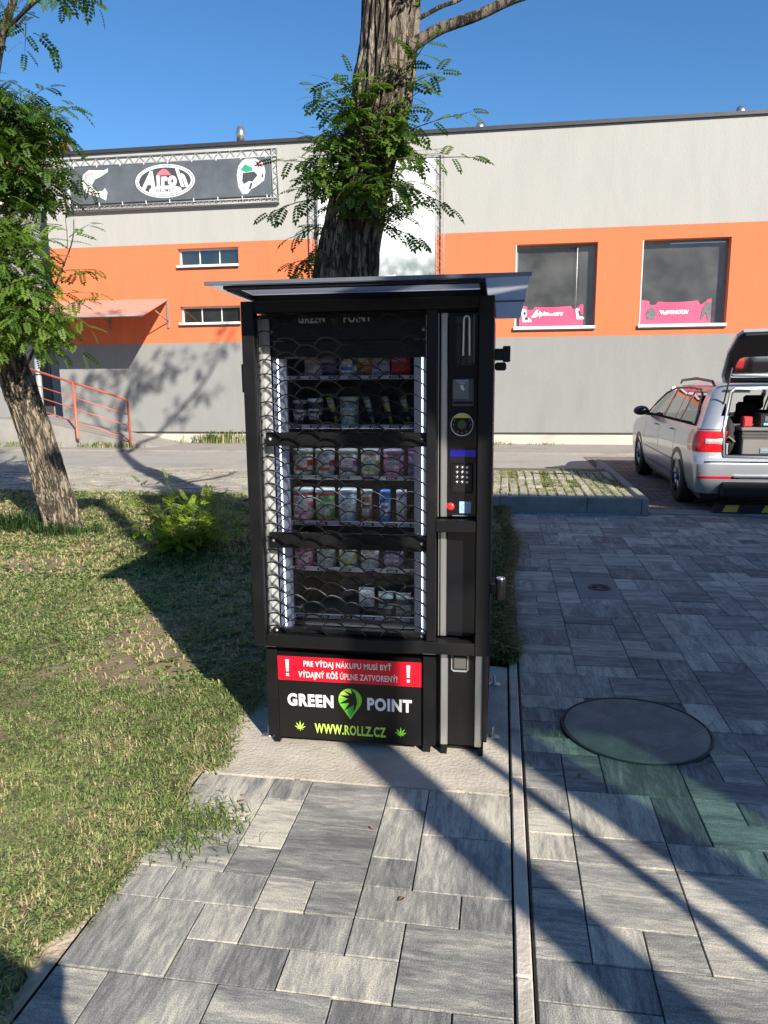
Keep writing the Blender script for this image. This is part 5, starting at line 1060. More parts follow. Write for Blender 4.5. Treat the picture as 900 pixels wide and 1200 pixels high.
class Foliage:
    def __init__(s): s.P = []; s.stems = MB()
    def leaf(s, p, d, size, rollr=.5): s.P.append((tuple(p), tuple(d), size, rollr))
    def shoot(s, p, d, ln, n, size, droop=.25, r=.005, spread=1.0):
        p = Vector(p); d = Vector(d).normalized(); pts = [p.copy()]; seg = ln/6
        for k in range(6):
            d = (d+Vector((random.uniform(-.12, .12), random.uniform(-.12, .12), random.uniform(-.1, .1)-droop*.16))).normalized(); p = p+d*seg; pts.append(p.copy())
        s.stems.tube(pts, [r*(1-.1*k) for k in range(7)], 5)
        for k in range(n):
            t = (k+.6)/n*6; i = min(5, int(t)); q = pts[i].lerp(pts[i+1], t-i); ax = (pts[i+1]-pts[i]).normalized()
            sd = ax.cross(Vector((random.uniform(-.4, .4), random.uniform(-.4, .4), 1))); 
            if sd.length < .05: sd = Vector((1, 0, 0))
            sd.normalize(); sd *= (1 if k % 2 else -1)
            dd = (sd*spread+ax*random.uniform(.3, .8)+Vector((0, 0, random.uniform(-.35, .25)))).normalized(); s.leaf(q, dd, size*random.uniform(.75, 1.15))
        s.leaf(pts[-1], (pts[-1]-pts[-2]).normalized(), size*.8)
    def cluster(s, c, R, n, size, droop=.3):
        for _ in range(n):
            v = Vector(rng.normal(size=3)); v.normalize(); q = Vector((c[0]+v.x*R[0]*random.uniform(.25, 1), c[1]+v.y*R[1]*random.uniform(.25, 1), c[2]+v.z*R[2]*random.uniform(.25, 1)))
            s.leaf(q, (v+Vector((0, 0, -droop))).normalized(), size*random.uniform(.7, 1.15))
    def build(s, parent, mat, bark, name='foliage', tone=(0, 1)):
        N = len(s.P); nv = len(LT); V = np.empty((N*nv, 3)); T = np.empty(N*nv)
        for k, (p, d, sz, rl) in enumerate(s.P):
            d = Vector(d).normalized(); y = Vector((0, 0, 1)).cross(d)
            y = y.normalized() if y.length > .05 else Vector((0, 1, 0)); z = d.cross(y); a = random.uniform(-rl, rl)
            y2 = y*math.cos(a)+z*math.sin(a); z2 = d.cross(y2); Rm = np.array([d, y2, z2])
            L2 = LT.copy(); L2[:, 2] -= .28*L2[:, 0]**2; V[k*nv:(k+1)*nv] = (L2*sz)@Rm+np.array(p)
            T[k*nv:(k+1)*nv] = min(1, max(0, random.uniform(*tone)+random.uniform(-.1, .1)))
        F = (LF[None]+(np.arange(N)*nv)[:, None, None]).reshape(-1, 4); V -= np.array(origin(parent))
        o = link(name, npmesh(name, V, F, mat, T), parent); 
        if s.stems.v: s.stems.build('twigs', bark, parent, 'stuff')
        return o
def bark_mat(name, c1, c2, sc=9):
    m = bpy.data.materials.new(name); m.use_nodes = True; n = m.node_tree; b = n.nodes['Principled BSDF']; L = n.links.new
    tc = n.nodes.new('ShaderNodeTexCoord'); mp = n.nodes.new('ShaderNodeMapping'); mp.inputs['Scale'].default_value = (1, 1, .22); L(tc.outputs['Object'], mp.inputs[0])
    z = n.nodes.new('ShaderNodeTexNoise'); z.inputs['Scale'].default_value = sc*2.5; z.inputs['Detail'].default_value = 8; z.inputs['Roughness'].default_value = .7; L(mp.outputs[0], z.inputs[0])
    cr = n.nodes.new('ShaderNodeValToRGB'); e = cr.color_ramp.elements; e[0].position = .34; e[0].color = tuple(c1)+(1,); e[1].position = .66; e[1].color = tuple(c2)+(1,); L(z.outputs['Fac'], cr.inputs[0])
    ds = n.nodes.new('ShaderNodeVectorMath'); ds.operation = 'SCALE'; L(z.outputs['Color'], ds.inputs[0]); ds.inputs['Scale'].default_value = .16
    ad = n.nodes.new('ShaderNodeVectorMath'); L(mp.outputs[0], ad.inputs[0]); L(ds.outputs[0], ad.inputs[1])
    v = n.nodes.new('ShaderNodeTexVoronoi'); v.feature = 'DISTANCE_TO_EDGE'; v.inputs['Scale'].default_value = sc*1.5; L(ad.outputs[0], v.inputs[0])
    vr = n.nodes.new('ShaderNodeMapRange'); vr.inputs[1].default_value = .0; vr.inputs[2].default_value = .11; L(v.outputs['Distance'], vr.inputs[0])
    mx = n.nodes.new('ShaderNodeMixRGB'); mx.inputs[1].default_value = tuple(c*.85 for c in c1)+(1,); L(vr.outputs[0], mx.inputs[0]); L(cr.outputs[0], mx.inputs[2]); L(mx.outputs[0], b.inputs['Base Color'])
    hm = n.nodes.new('ShaderNodeMath'); hm.operation = 'MULTIPLY_ADD'; hm.inputs[1].default_value = .9; L(vr.outputs[0], hm.inputs[0]); L(z.outputs['Fac'], hm.inputs[2])
    b.inputs['Roughness'].default_value = .95; b.inputs['Specular IOR Level'].default_value = .15
    bp = n.nodes.new('ShaderNodeBump'); bp.inputs['Strength'].default_value = 1; bp.inputs['Distance'].default_value = .03; L(hm.outputs[0], bp.inputs['Height']); L(bp.outputs[0], b.inputs['Normal']); MATS[name] = m; return m
m_bark = bark_mat('bark_brown', (.15, .12, .088), (.38, .315, .235)); m_bark2 = bark_mat('bark_dark', (.05, .042, .034), (.22, .185, .145)); m_bark3 = bark_mat('bark_grey_brown', (.15, .122, .095), (.42, .355, .275))
def trunk(path, rad, parent, mat, name='trunk', amp=.028, seg=72, rows=150, ridges=13, seed=0.):
    """tapered trunk with deep plaited furrows"""
    P = [Vector(p) for p in path]; cum = [0]
    for a, b in zip(P, P[1:]): cum.append(cum[-1]+(b-a).length)
    mb = MB(); og = origin(parent)
    def at(t):
        s_ = t*cum[-1]
        for i in range(len(P)-1):
            if s_ <= cum[i+1]+1e-9: break
        u = (s_-cum[i])/(cum[i+1]-cum[i]); p0 = P[max(i-1, 0)]; p1, p2 = P[i], P[i+1]; p3 = P[min(i+2, len(P)-1)]
        c = .5*((2*p1)+(p2-p0)*u+(2*p0-5*p1+4*p2-p3)*u*u+(3*p1-p0-3*p2+p3)*u**3); return c, rad[i]+(rad[i+1]-rad[i])*u
    for j in range(rows+1):
        t = j/rows; c, r = at(t); c2, _ = at(min(1, t+.01)); c1, _ = at(max(0, t-.01)); ax = (c2-c1).normalized(); a = Vector((1, 0, 0)); a = (a-ax*a.dot(ax)).normalized(); b = ax.cross(a)
        for k in range(seg):
            q = 2*math.pi*k/seg; z = t*cum[-1]
            wob = noise.noise(Vector((math.cos(q)*1.5, math.sin(q)*1.5, z*1.1+seed)))*1.6
            rid = min(1, 1.7*abs(math.sin(ridges*.5*q+wob*2.4+1.3*math.sin(z*3.1+q*2+seed)+.9*math.sin(z*7.3+q*3+seed))))
            fine = noise.noise(Vector((math.cos(q)*9, math.sin(q)*9, z*4+seed)))
            dr = amp*(rid-.7)+amp*.5*fine+r*.06*wob
            flare = .22*r*math.exp(-z/.22)*(1+.5*math.sin(3*q+seed)) if name == 'trunk' else 0
            mb.v.append(c+(a*math.cos(q)+b*math.sin(q))*(r+dr*min(1, r/.12)+flare))
    for j in range(rows):
        for k in range(seg): mb.f.append((j*seg+k, j*seg+(k+1) % seg, (j+1)*seg+(k+1) % seg, (j+1)*seg+k)); mb.mi.append(0); mb.sm.append(True)
    mb.f.append(tuple(rows*seg+k for k in range(seg))); mb.mi.append(0); mb.sm.append(False)
    return mb.build(name, mat, parent)
# leaning locust tree on the left
lt = thing('locust_tree', 'leaning locust tree with a pale furrowed trunk at the left edge of the lawn', 'tree', (-4.5, 7.0, 0))
trunk([(-4.47, 7.0, -.1), (-4.56, 7.0, .35), (-4.72, 7.0, 1.0), (-4.90, 7.0, 1.6), (-5.08, 7.0, 2.2), (-5.25, 6.95, 3.0), (-5.3, 6.9, 4.2)], [.155, .152, .150, .145, .138, .12, .10], lt, m_bark, amp=.046, ridges=24, rows=300, seg=150)
for pth, r_ in (([(-5.28, 6.95, 3.0), (-5.0, 6.85, 3.7), (-4.72, 6.8, 4.2), (-4.52, 6.75, 4.65), (-4.28, 6.7, 5.05), (-4.1, 6.6, 5.6)], [.06, .05, .042, .036, .03, .02]),
               ([(-5.1, 7.0, 2.3), (-4.9, 6.85, 2.7), (-4.5, 6.8, 3.1), (-4.1, 6.75, 3.4)], [.04, .03, .022, .012]), ([(-5.25, 6.9, 3.6), (-4.8, 6.8, 3.75), (-4.3, 6.75, 3.9)], [.04, .025, .012]),
               ([(-4.86, 6.9, 1.45), (-4.5, 6.8, 1.9), (-4.2, 6.7, 2.4), (-3.95, 6.65, 2.8), (-3.88, 6.6, 3.0)], [.018, .014, .01, .006, .003]), ([(-4.52, 6.75, 4.65), (-4.0, 6.6, 4.85), (-3.5, 6.5, 4.95)], [.02, .014, .006])):
    trunk(pth, r_, lt, m_bark2, 'limb', amp=.006, seg=14, rows=30, ridges=5)
fo = Foliage()
def shoots_in(fo, box, n, size, ln=.45, nl=7, dirb=(0, 0, 0), droop=.5):
    for _ in range(n):
        p = [random.uniform(*box[k]) for k in range(3)]; d = Vector((random.uniform(-1, 1)+dirb[0], random.uniform(-1, 1)+dirb[1], random.uniform(-.6, .5)+dirb[2])); fo.shoot(p, d, ln*random.uniform(.6, 1.2), nl, size, droop)
# upper dark mass (x to -3.85), gap, lower light mass
for cx, cz, rx, rz_, n in ((-4.85, 4.05, .35, .35, 70), (-4.5, 3.95, .25, .25, 44), (-4.25, 4.0, .16, .18, 12), (-4.7, 3.5, .4, .25, 60), (-4.4, 3.45, .26, .2, 34), (-4.75, 3.85, .4, .3, 44)):
    for _ in range(n): fo.shoot((cx+random.uniform(-rx, rx), 6.75+random.uniform(-.35, .35), cz+random.uniform(-rz_, rz_)*.8), (random.uniform(-.5, 1), random.uniform(-1, 1), random.uniform(-.5, .3)), random.uniform(.15, .32), 5, .17, .5, .004)
for _ in range(10): fo.shoot((random.uniform(-4.9, -4.1), 6.75, random.uniform(4.6, 5.0)), (random.uniform(-1, .6), random.uniform(-1, 1), random.uniform(-.5, .5)), .25, 4, .17, .6, .004)
for _ in range(9): fo.shoot((random.uniform(-4.0, -3.55), 6.55, random.uniform(4.88, 5.1)), (random.uniform(-.3, .8), random.uniform(-1, 1), random.uniform(-1, .1)), .2, 4, .18, .6, .004)
# hidden crown above and left of the frame
fo.cluster((-5.6, 6.7, 5.4), (1.2, 1.0, .9), 380, .2); fo.cluster((-4.9, 6.0, 6.3), (1.0, .9, .6), 160, .2); fo.cluster((-6.0, 6.9, 3.6), (.7, .8, .9), 200, .2)
fo.build(lt, m_leafA, m_bark2, 'foliage', (0, .6))
fo = Foliage()
for cx, cz, rx, rz_, n in ((-4.75, 2.75, .35, .3, 70), (-4.42, 2.6, .22, .3, 40), (-4.8, 2.25, .3, .25, 50), (-4.4, 2.1, .26, .22, 40), (-4.15, 2.35, .16, .22, 9), (-4.75, 3.05, .3, .15, 40)):
    for _ in range(n): fo.shoot((cx+random.uniform(-rx, rx)*.8, 6.55+random.uniform(-.3, .3), cz+random.uniform(-rz_, rz_)*.8), (random.uniform(-.6, .9), random.uniform(-1, .4), random.uniform(-.5, .4)), random.uniform(.15, .30), 5, .17, .5, .004)
for p, d, l, nl in (((-3.98, 6.62, 2.75), (.15, -.1, 1), .5, 5), ((-4.05, 6.6, 2.55), (.9, 0, .25), .35, 4), ((-4.1, 6.6, 2.35), (1, 0, .1), .38, 4), ((-4.15, 6.6, 2.2), (1, -.2, -.1), .42, 5), ((-3.95, 6.62, 2.85), (.7, 0, .5), .25, 3), ((-4.2, 6.6, 2.05), (.8, 0, -.3), .4, 5), ((-4.0, 6.6, 2.95), (-.8, 0, .2), .25, 3)):
    fo.shoot(p, d, l, nl, .17, .5, .004)
fo.build(lt, m_leafB, m_bark2, 'foliage', (.1, 1))
# middle tree behind the machine
mt = thing('locust_tree', 'tall dark locust tree with leafy sprouts round its trunk, behind the vending machine', 'tree', (-1.35, 5.9, 0))
trunk([(-1.36, 5.95, -.1), (-1.33, 5.9, .5), (-1.25, 5.78, 1.5), (-1.165, 5.68, 2.3), (-1.09, 5.65, 2.7), (-.995, 5.6, 3.05), (-.845, 5.5, 3.55), (-.775, 5.4, 4.05), (-.66, 5.2, 5.2)], [.27, .255, .245, .225, .190, .175, .185, .165, .14], mt, m_bark3, amp=.068, ridges=26, rows=340, seg=150, seed=3.1)
for pth, r_ in (([(-.66, 5.35, 3.70), (-.46, 5.42, 3.83), (-.21, 5.5, 3.93), (0.0, 5.6, 4.05), (.2, 5.75, 4.18), (.5, 5.9, 4.5)], [.045, .036, .033, .033, .026, .02]),
               ([(-.66, 5.38, 3.86), (-.45, 5.45, 3.98), (-.3, 5.5, 4.05), (0, 5.6, 4.3)], [.016, .014, .012, .008]),
               ([(-.66, 5.2, 5.1), (-.5, 5.25, 6.4), (-.1, 5.45, 8.6), (.25, 5.5, 9.8), (.8, 5.5, 10.5)], [.12, .10, .07, .05, .02]), ([(-.45, 5.28, 6.8), (.3, 5.4, 7.9), (1.15, 5.5, 8.9), (2.25, 5.5, 10.0), (3.1, 5.5, 11.3)], [.07, .055, .045, .035, .015]),
               ([(-.2, 5.4, 8.2), (-.7, 5.5, 9.2), (-1.2, 5.5, 9.8)], [.04, .03, .015]), ([(1.15, 5.5, 8.9), (1.5, 5.5, 9.3)], [.02, .01])):
    trunk(pth, r_, mt, m_bark2, 'limb', amp=.008, seg=16, rows=50, ridges=5)
fo = Foliage()
def trunkpt(z): 
    t = [(2.3, -1.165, 5.68, .22), (2.7, -1.09, 5.65, .19), (3.05, -.995, 5.6, .175), (3.55, -.845, 5.5, .18), (4.05, -.775, 5.4, .16)]
    for a, b in zip(t, t[1:]):
        if z <= b[0]: u = (z-a[0])/(b[0]-a[0]); return [a[k]+(b[k]-a[k])*u for k in (1, 2, 3)]
    return t[-1][1:]
for _ in range(88):
    z = min(3.5, max(2.66, random.gauss(3.0, .22))); x, y, r = trunkpt(z); a = random.uniform(math.radians(180), math.radians(360))
    if random.random() < .25: a = random.uniform(0, 2*math.pi)
    dx, dy = math.cos(a), math.sin(a); ln = random.uniform(.10, .30) if abs(dx) < .6 else random.uniform(.12, .36); ln *= .8 if z < 2.75 else 1
    fo.shoot((x+dx*r*.9, y+dy*r*.9, z), (dx, dy*.8, random.uniform(-.35, .75)), ln, 6, .145, .3, .004, .9)
for p, d, l, nl in (((-.75, 5.3, 3.15), (1, -.1, .35), .55, 7), ((-.78, 5.3, 3.0), (1, -.2, .05), .6, 7), ((-.8, 5.3, 2.85), (1, -.2, -.25), .5, 6), ((-1.2, 5.4, 3.0), (-1, -.1, .35), .42, 6), ((-1.25, 5.4, 2.8), (-1, -.1, .1), .42, 6), ((-1.3, 5.45, 2.62), (-.9, -.1, -.1), .24, 3), ((-1.3, 5.5, 2.5), (-.8, 0, -.7), .32, 5),
                    ((-.68, 5.3, 3.45), (1, 0, .4), .25, 4), ((-.66, 5.3, 3.55), (.8, -.2, .8), .22, 3), ((-.9, 5.3, 2.6), (1, -.3, -.3), .35, 5), ((-1.38, 5.5, 2.4), (-.8, 0, .1), .16, 2), ((-.64, 5.3, 3.9), (.3, -.2, .9), .2, 4), ((-1.0, 5.35, 3.3), (-.2, -.4, 1), .25, 4)):
    fo.shoot(p, d, l, nl+2, .15, .35, .005, .9)
fo.build(mt, m_leafA, m_bark2, 'sprouts', (.1, 1))
fo = Foliage()
for c, R, n in (((.86, 5.5, 10.3), (.55, .5, .4), 70), ((.26, 5.5, 9.9), (.5, .5, .35), 55), ((-.5, 5.5, 10.3), (.6, .5, .3), 50), ((-1.0, 5.5, 9.7), (.5, .4, .4), 50), ((1.4, 5.5, 10.5), (.35, .3, .3), 24), ((1.5, 5.5, 9.25), (.22, .2, .2), 20), ((2.3, 5.5, 9.9), (.22, .2, .18), 18), ((2.25, 5.5, 10.45), (.3, .2, .15), 16), ((2.85, 5.5, 11.0), (.2, .2, .2), 14), ((.1, 5.5, 9.1), (.4, .3, .2), 18)):
    fo.cluster(c, R, n, .24)
fo.build(mt, m_leafA, m_bark2, 'crown')
# sucker shrub beside the machine
sh = thing('locust_shrub', 'bright lime locust sucker shrub on the lawn left of the vending machine', 'shrub', (-2.80, 6.2, 0))
fo = Foliage()
for _ in range(60):
    a = random.uniform(0, 2*math.pi); e = random.uniform(.1, 1.1); fo.shoot((-2.82+random.uniform(-.12, .12), 6.25+random.uniform(-.12, .12), .02), (math.cos(a)*e, math.sin(a)*e, 1), random.uniform(.28, .56), 6, .15, .5, .004)
for dx in (-.22, -.1, .02): fo.shoot((-2.95+dx*.5, 6.3, .25), (dx*.6, 0, 1), .42, 5, .12, .1, .003)
fo.build(sh, m_leafC, m_bark2, 'foliage', (.1, 1))

# ---------------------------------------------------------------- grass
def blades(X, Y, Z, Hh, Wd, tone, lean=.9, azim=None, bend=.6):
    n = len(X); az = rng.uniform(0, 2*np.pi, n) if azim is None else azim; ln = rng.uniform(.25, 1, n)*lean
    dx, dy = np.cos(az), np.sin(az); px_, py_ = -dy, dx
    up_ = 1/np.sqrt(1+ln**2); ou = ln/np.sqrt(1+ln**2); h = Hh*rng.uniform(.55, 1.15, n); w_ = Wd*rng.uniform(.7, 1.2, n)/2
    B = np.stack([X, Y, Z-.004], 1); D = np.stack([dx, dy, np.zeros(n)], 1); Pp = np.stack([px_, py_, np.zeros(n)], 1); U = np.array([0, 0, 1.])
    m = B+D*(h*ou*.45)[:, None]+U*(h*up_*.62)[:, None]; t = B+D*(h*(ou*.45+.35+bend*.3))[:, None]+U*(h*np.maximum(.12, up_*.62+.30-bend*.38))[:, None]
    V = np.stack([B-Pp*w_[:, None], B+Pp*w_[:, None], m+Pp*w_[:, None]*.9, m-Pp*w_[:, None]*.9, t], 1).reshape(-1, 3)
    b = np.arange(n)*5; F = np.concatenate([np.stack([b, b+1, b+2], 1), np.stack([b, b+2, b+3], 1), np.stack([b+3, b+2, b+4], 1)])
    return V, F, np.repeat(np.clip(tone, 0, 1), 5)
def grassobj(parts, name, mat, label):
    V = np.concatenate([p[0] for p in parts]); o = 0; Fs = []
    for p in parts: Fs.append(p[1]+o); o += len(p[0])
    ob = link(name, npmesh(name, V, np.concatenate(Fs), mat, np.concatenate([p[2] for p in parts])), None, None, 'stuff'); tag(ob, label, 'grass'); return ob
parts = []
def lawn_band(y0, y1, dens, h, wd, xl=None, lean=1.3):
    xl_ = lambda y: -1.2-.62*max(0, y)-.3
    xmin = xl_(y1); n = int(dens*(y1-y0)*(-1.0-xmin)); X = rng.uniform(xmin, .12, n); Y = rng.uniform(y0, y1, n)
    k = []; T = []; Z = []; Hs = []
    for x, y in zip(X, Y):
        e = lawn_edge(y)+.05*noise.noise(Vector((x*4, y*4, 9)))
        ok = x < e and x > xl_(y) and not (3.9 > y and x > -1.1) and not (y > 2.85 and y < 3.78 and x > -.99)
        a = fbm(x, y, .55, 1); b = fbm(x, y, 1.6, 5); c = fbm(x, y, 5, 8)
        far = min(1, max(0, (y-3.2)/2.)); bare = (a*.9+b*.8+c*.4) > (.38 if y > 3 else .85)
        if ok and bare and random.random() < .72: ok = False
        k.append(ok)
        T.append(.46+.28*b+.22*c+.28*a+far*.16+random.uniform(-.28, .28)+(.35 if random.random() < .09+.10*far else 0)); Z.append(gz(x, y)); Hs.append(1+.5*b+.3*c-.35*bool(bare))
    k = np.array(k); T = np.array(T)[k]; Z = np.array(Z)[k]; Hs = np.array(Hs)[k]; X = X[k]; Y = Y[k]; m = 6
    X = np.repeat(X, m)+rng.normal(0, .012, m*len(X)); Y = np.repeat(Y, m)+rng.normal(0, .012, m*len(Y))
    parts.append(blades(X, Y, np.repeat(Z, m), h*np.repeat(Hs, m), wd, np.repeat(T, m)+rng.uniform(-.1, .1, len(X)), lean))
lawn_band(1.0, 2.2, 6000, .038, .0042); lawn_band(2.2, 3.4, 4200, .040, .005); lawn_band(3.4, 5.2, 2000, .046, .008); lawn_band(5.2, 7.2, 900, .06, .013); lawn_band(7.2, 9.45, 600, .085, .016)
# broad-leaved weeds between the blades
for y0, y1, n_, w_ in ((1.0, 3.2, 5200, .013), (3.2, 6.5, 5200, .019)):
    X = rng.uniform(-5.6, -1.15, n_); Y = rng.uniform(y0, y1, n_); q = np.array([(x < lawn_edge(y)-.03) and (y < 2.85 or y > 3.78 or x < -1.1) and fbm(x, y, 1.1, 21) > .05 for x, y in zip(X, Y)]); X = X[q]; Y = Y[q]
    X = np.repeat(X, 4)+rng.normal(0, .006, 4*len(X)); Y = np.repeat(Y, 4)+rng.normal(0, .006, 4*len(Y)); parts.append(blades(X, Y, np.array([gz(x, y) for x, y in zip(X, Y)])+.012, .034, w_, rng.uniform(.0, .75, len(X)), 2.4))
grassobj(parts, 'grass', m_grass, 'short weedy lawn with dry brown patches to the left of the machine')
# runners straggling over the slabs, long tufts
parts = []
def tuft(x, y, rx, ry, n, h, wd, t0, t1, lean=1.2, z=0): parts.append(blades(x+rng.normal(0, rx, n), y+rng.normal(0, ry, n), np.full(n, z), h, wd, rng.uniform(t0, t1, n), lean))
tuft(-1.05, 2.22, .085, .085, 700, .045, .004, .0, .75, 2.2, .004); tuft(-1.0, 2.30, .06, .05, 260, .04, .004, .2, .8, 2.4, .004)
for _ in range(26):
    y = random.uniform(1.2, 2.7); tuft(lawn_edge(y)-.02, y, .022, .03, 60, .045, .004, .1, .95, 2.0, .002)
for _ in range(16):
    y = random.uniform(2.65, 3.3); tuft(lawn_edge(y)+.0, y, .03, .04, 60, .05, .004, .1, .95, 2.0, .004)
for x, y in ((-.30, 2.60), (-.1, 2.595), (.04, 2.61), (-.75, 2.598)): tuft(x, y, .02, .006, 14, .02, .003, .2, .9, 2, .0)
for a in range(60):
    q = math.radians(a*6+random.uniform(-3, 3)); 
    if random.random() < .45: tuft(mhx+(mhr+.04)*math.cos(q), mhy+(mhr+.03)*math.sin(q), .012, .012, 10, .018, .003, .1, .9, 2, .0)
for _ in range(40): tuft(random.uniform(.11, 1.8), random.choice([Y1-random.randint(0, 30)*UY]), .05, .002, 5, .012, .003, .3, .9, 2, -.002)
grassobj(parts, 'grass', m_grass, 'straggling weeds creeping over the edge of the grey slabs and round the manhole')
parts = []
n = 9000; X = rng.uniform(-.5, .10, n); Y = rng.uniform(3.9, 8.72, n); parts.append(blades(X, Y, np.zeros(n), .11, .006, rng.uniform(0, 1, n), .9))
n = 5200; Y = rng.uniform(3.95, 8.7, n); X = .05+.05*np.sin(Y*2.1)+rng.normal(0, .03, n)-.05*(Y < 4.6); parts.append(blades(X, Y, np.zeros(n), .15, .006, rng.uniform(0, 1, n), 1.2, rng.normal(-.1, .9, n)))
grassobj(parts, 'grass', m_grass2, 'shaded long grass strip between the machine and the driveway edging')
parts = []
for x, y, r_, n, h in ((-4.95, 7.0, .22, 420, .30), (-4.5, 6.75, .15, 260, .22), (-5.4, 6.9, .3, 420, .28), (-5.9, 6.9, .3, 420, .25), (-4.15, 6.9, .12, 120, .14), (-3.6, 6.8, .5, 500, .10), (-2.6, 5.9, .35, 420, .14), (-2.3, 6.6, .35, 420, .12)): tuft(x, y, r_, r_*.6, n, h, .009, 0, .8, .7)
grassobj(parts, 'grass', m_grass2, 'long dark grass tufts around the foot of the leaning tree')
parts = []
for _ in range(620):
    x, y = random.uniform(-.98, 1.5), random.uniform(8.9, 11.4); tuft(x, y, .05, .03, 26, .055, .008, .2, 1, 1.4, .14)
for _ in range(150): tuft(random.uniform(.5, 1.5), random.uniform(8.9, 11.2), .06, .04, 26, .06, .006, .1, .8, 1.4, .13)
for _ in range(190): tuft(random.uniform(-9, -1.2), random.uniform(9.4, 12.4), .10, .015, 12, .03, .009, .2, .9, 1.6, 0)
for _ in range(60): tuft(random.uniform(-12, -1.2), 9.45+random.uniform(-.05, .08), .12, .03, 40, .06, .01, .2, 1, 1.2, 0)
for x, n, h in ((-7.0, 60, .45), (-6.7, 50, .5), (-7.3, 40, .3), (-6.2, 20, .5), (-5.9, 25, .25), (-9.2, 60, .22), (-8.6, 50, .2), (-9.6, 40, .2), (-8.0, 30, .15), (-10.6, 40, .2), (-.2, 40, .12), (.2, 20, .1), (1.1, 30, .1), (-11.5, 40, .25)): tuft(x, 17.5 if x > -8.3 else 16.15, .18, .05, n, h, .02, .2, 1, .35, .0)
grassobj(parts, 'grass', m_grass, 'weeds in the joints of the raised bed, block paving and along the wall foot')

# ---------------------------------------------------------------- fallen leaves and litter
lm = MB().add([(-.012, 0, 0), (0, .006, .003), (.014, 0, .001), (0, -.006, .003)], [(0, 3, 2, 1)]).add([(-.012, 0, -.001), (0, .006, .002), (.014, 0, 0), (0, -.006, .002)], [(0, 1, 2, 3)]).mesh('dry_leaf', M('dry_leaf_brown', (.25, .12, .05), .8, var=.3, rvar=.4))
for i, (x, y, lab) in enumerate(((.33, 2.78, 'dry brown leaf on a green-lit slab below the manhole'), (-.42, 2.32, 'dry brown leaf on the front path near the middle joint'), (-.27, 1.98, 'small round dry leaf on the front path right of the middle'), (-.93, 2.42, 'dry leaf on the first slab of the path by the lawn'))):
    o = link('fallen_leaf', lm, None, (x, y, .004)); o.rotation_euler = (0, 0, random.uniform(0, 6)); s_ = random.uniform(.9, 1.5); o.scale = (s_, s_, s_); tag(o, lab, 'leaf')
# ---------------------------------------------------------------- photographer behind the camera (throws the rounded shadow at the lower left)
pe = thing('person', 'photographer in a grey shirt and dark trousers holding up a phone, standing behind the camera', 'person', (.20, -.50, 0))
def skin(name, verts, edges, rad, mat, root=0):
    me = bpy.data.meshes.new(name); og = origin(pe); me.from_pydata([tuple(Vector(v)-og) for v in verts], edges, []); me.materials.append(mat)
    o = link(name, me, pe); sk = o.modifiers.new('skin', 'SKIN'); sk.use_smooth_shade = True
    lay_ = me.skin_vertices[0] if len(me.skin_vertices) else None
    if lay_ is None:
        bm = bmesh.new(); bm.from_mesh(me); bm.verts.layers.skin.verify(); bm.to_mesh(me); bm.free(); lay_ = me.skin_vertices[0]
    for i, r in enumerate(rad): lay_.data[i].radius = (r, r) if not isinstance(r, tuple) else r; lay_.data[i].use_root = (i == root)
    ss = o.modifiers.new('sub', 'SUBSURF'); ss.levels = 1; ss.render_levels = 1; return o
m_skin = M('skin', (.45, .27, .19), .5, var=.05); m_shirt = M('shirt_grey', (.14, .14, .15), .85); m_trs = M('trousers_dark', (.03, .03, .04), .85); m_hair = M('hair_brown', (.05, .03, .02), .6)
bx_, by_ = .225, -.52
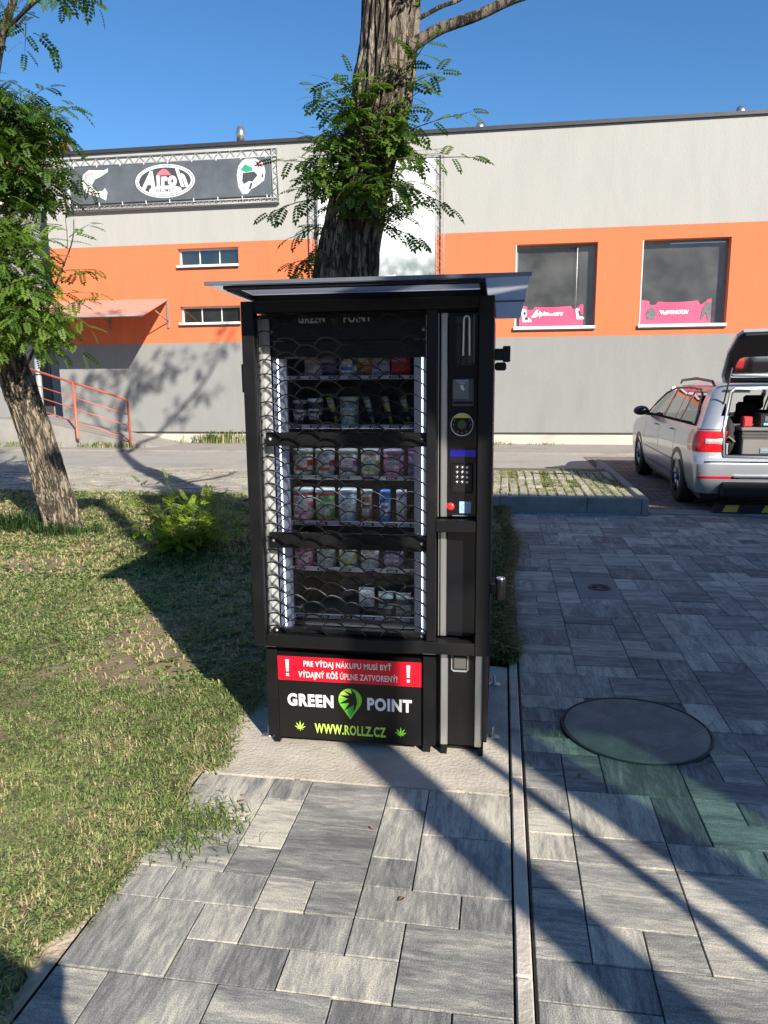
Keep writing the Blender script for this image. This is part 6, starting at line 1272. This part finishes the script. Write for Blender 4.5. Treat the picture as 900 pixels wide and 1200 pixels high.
V_ = [(bx_, by_, 1.0), (bx_, by_, 1.2), (bx_, by_, 1.40), (bx_, by_+.01, 1.50), (bx_-.19, by_, 1.42), (bx_+.19, by_, 1.42), (bx_-.23, by_+.06, 1.14), (bx_+.24, by_+.06, 1.14), (bx_-.12, by_+.20, 1.16), (bx_+.06, by_+.20, 1.16),
      (bx_-.10, by_, .92), (bx_+.10, by_, .92), (bx_-.11, by_+.02, .5), (bx_+.11, by_, .5), (bx_-.12, by_, .09), (bx_+.12, by_-.02, .09), (bx_-.12, by_+.16, .04), (bx_+.12, by_+.14, .04), (bx_, by_+.02, 1.58), (bx_, by_+.03, 1.70)]
E_ = [(0, 1), (1, 2), (2, 3), (2, 4), (2, 5), (4, 6), (5, 7), (6, 8), (7, 9), (0, 10), (0, 11), (10, 12), (11, 13), (12, 14), (13, 15), (14, 16), (15, 17), (3, 18), (18, 19)]
skin('body', V_, E_, [(.16, .11), (.155, .11), (.17, .11), .06, .065, .065, .05, .05, .03, .03, .085, .085, .06, .06, .045, .045, .04, .04, .06, .085], m_shirt)
mb = MB(); bm = bmesh.new(); bmesh.ops.create_uvsphere(bm, u_segments=16, v_segments=12, radius=1)
mb.add([(bx_+.078*v.co.x, by_+.025+.098*v.co.y+(.012 if v.co.y > .9 else 0), 1.665+.118*v.co.z) for v in bm.verts], [[v.index for v in f.verts] for f in bm.faces], 0, True); mb.build('head', m_skin, pe)
mb = MB(); mb.add([(bx_+.085*v.co.x, by_+.005+.10*v.co.y, 1.69+.105*v.co.z) for v in bm.verts], [[v.index for v in f.verts] for f in bm.faces], 0, True); mb.build('hair', m_hair, pe); bm.free()
for sx_, hx_ in ((-1, bx_-.13), (1, bx_+.05)):
    hy_ = by_+.22; Vh = [(hx_, hy_, 1.175), (hx_, hy_+.03, 1.22)]; Eh = [(0, 1)]; Rh = [.026, .030]
    for k in range(4):
        b = len(Vh); fx = hx_+sx_*0+(k-1.5)*.018; Vh += [(fx, hy_+.05, 1.255+.002*k), (fx-sx_*.012, hy_+.075, 1.28), (fx-sx_*.03, hy_+.075, 1.295)]; Eh += [(1, b), (b, b+1), (b+1, b+2)]; Rh += [.010, .009, .008]
    b = len(Vh); Vh += [(hx_-sx_*.035, hy_+.02, 1.23), (hx_-sx_*.05, hy_+.03, 1.265)]; Eh += [(0, b), (b, b+1)]; Rh += [.011, .009]
    skin('hand', Vh, Eh, Rh, m_skin)
ph = thing('mobile_phone', 'black phone held up by the photographer behind the camera', 'phone', (.045, -.22, 1.28))
MB().cbox(-.01, .10, -.225, -.217, 1.23, 1.33, .003).build('phone_body', m_gloss, ph)
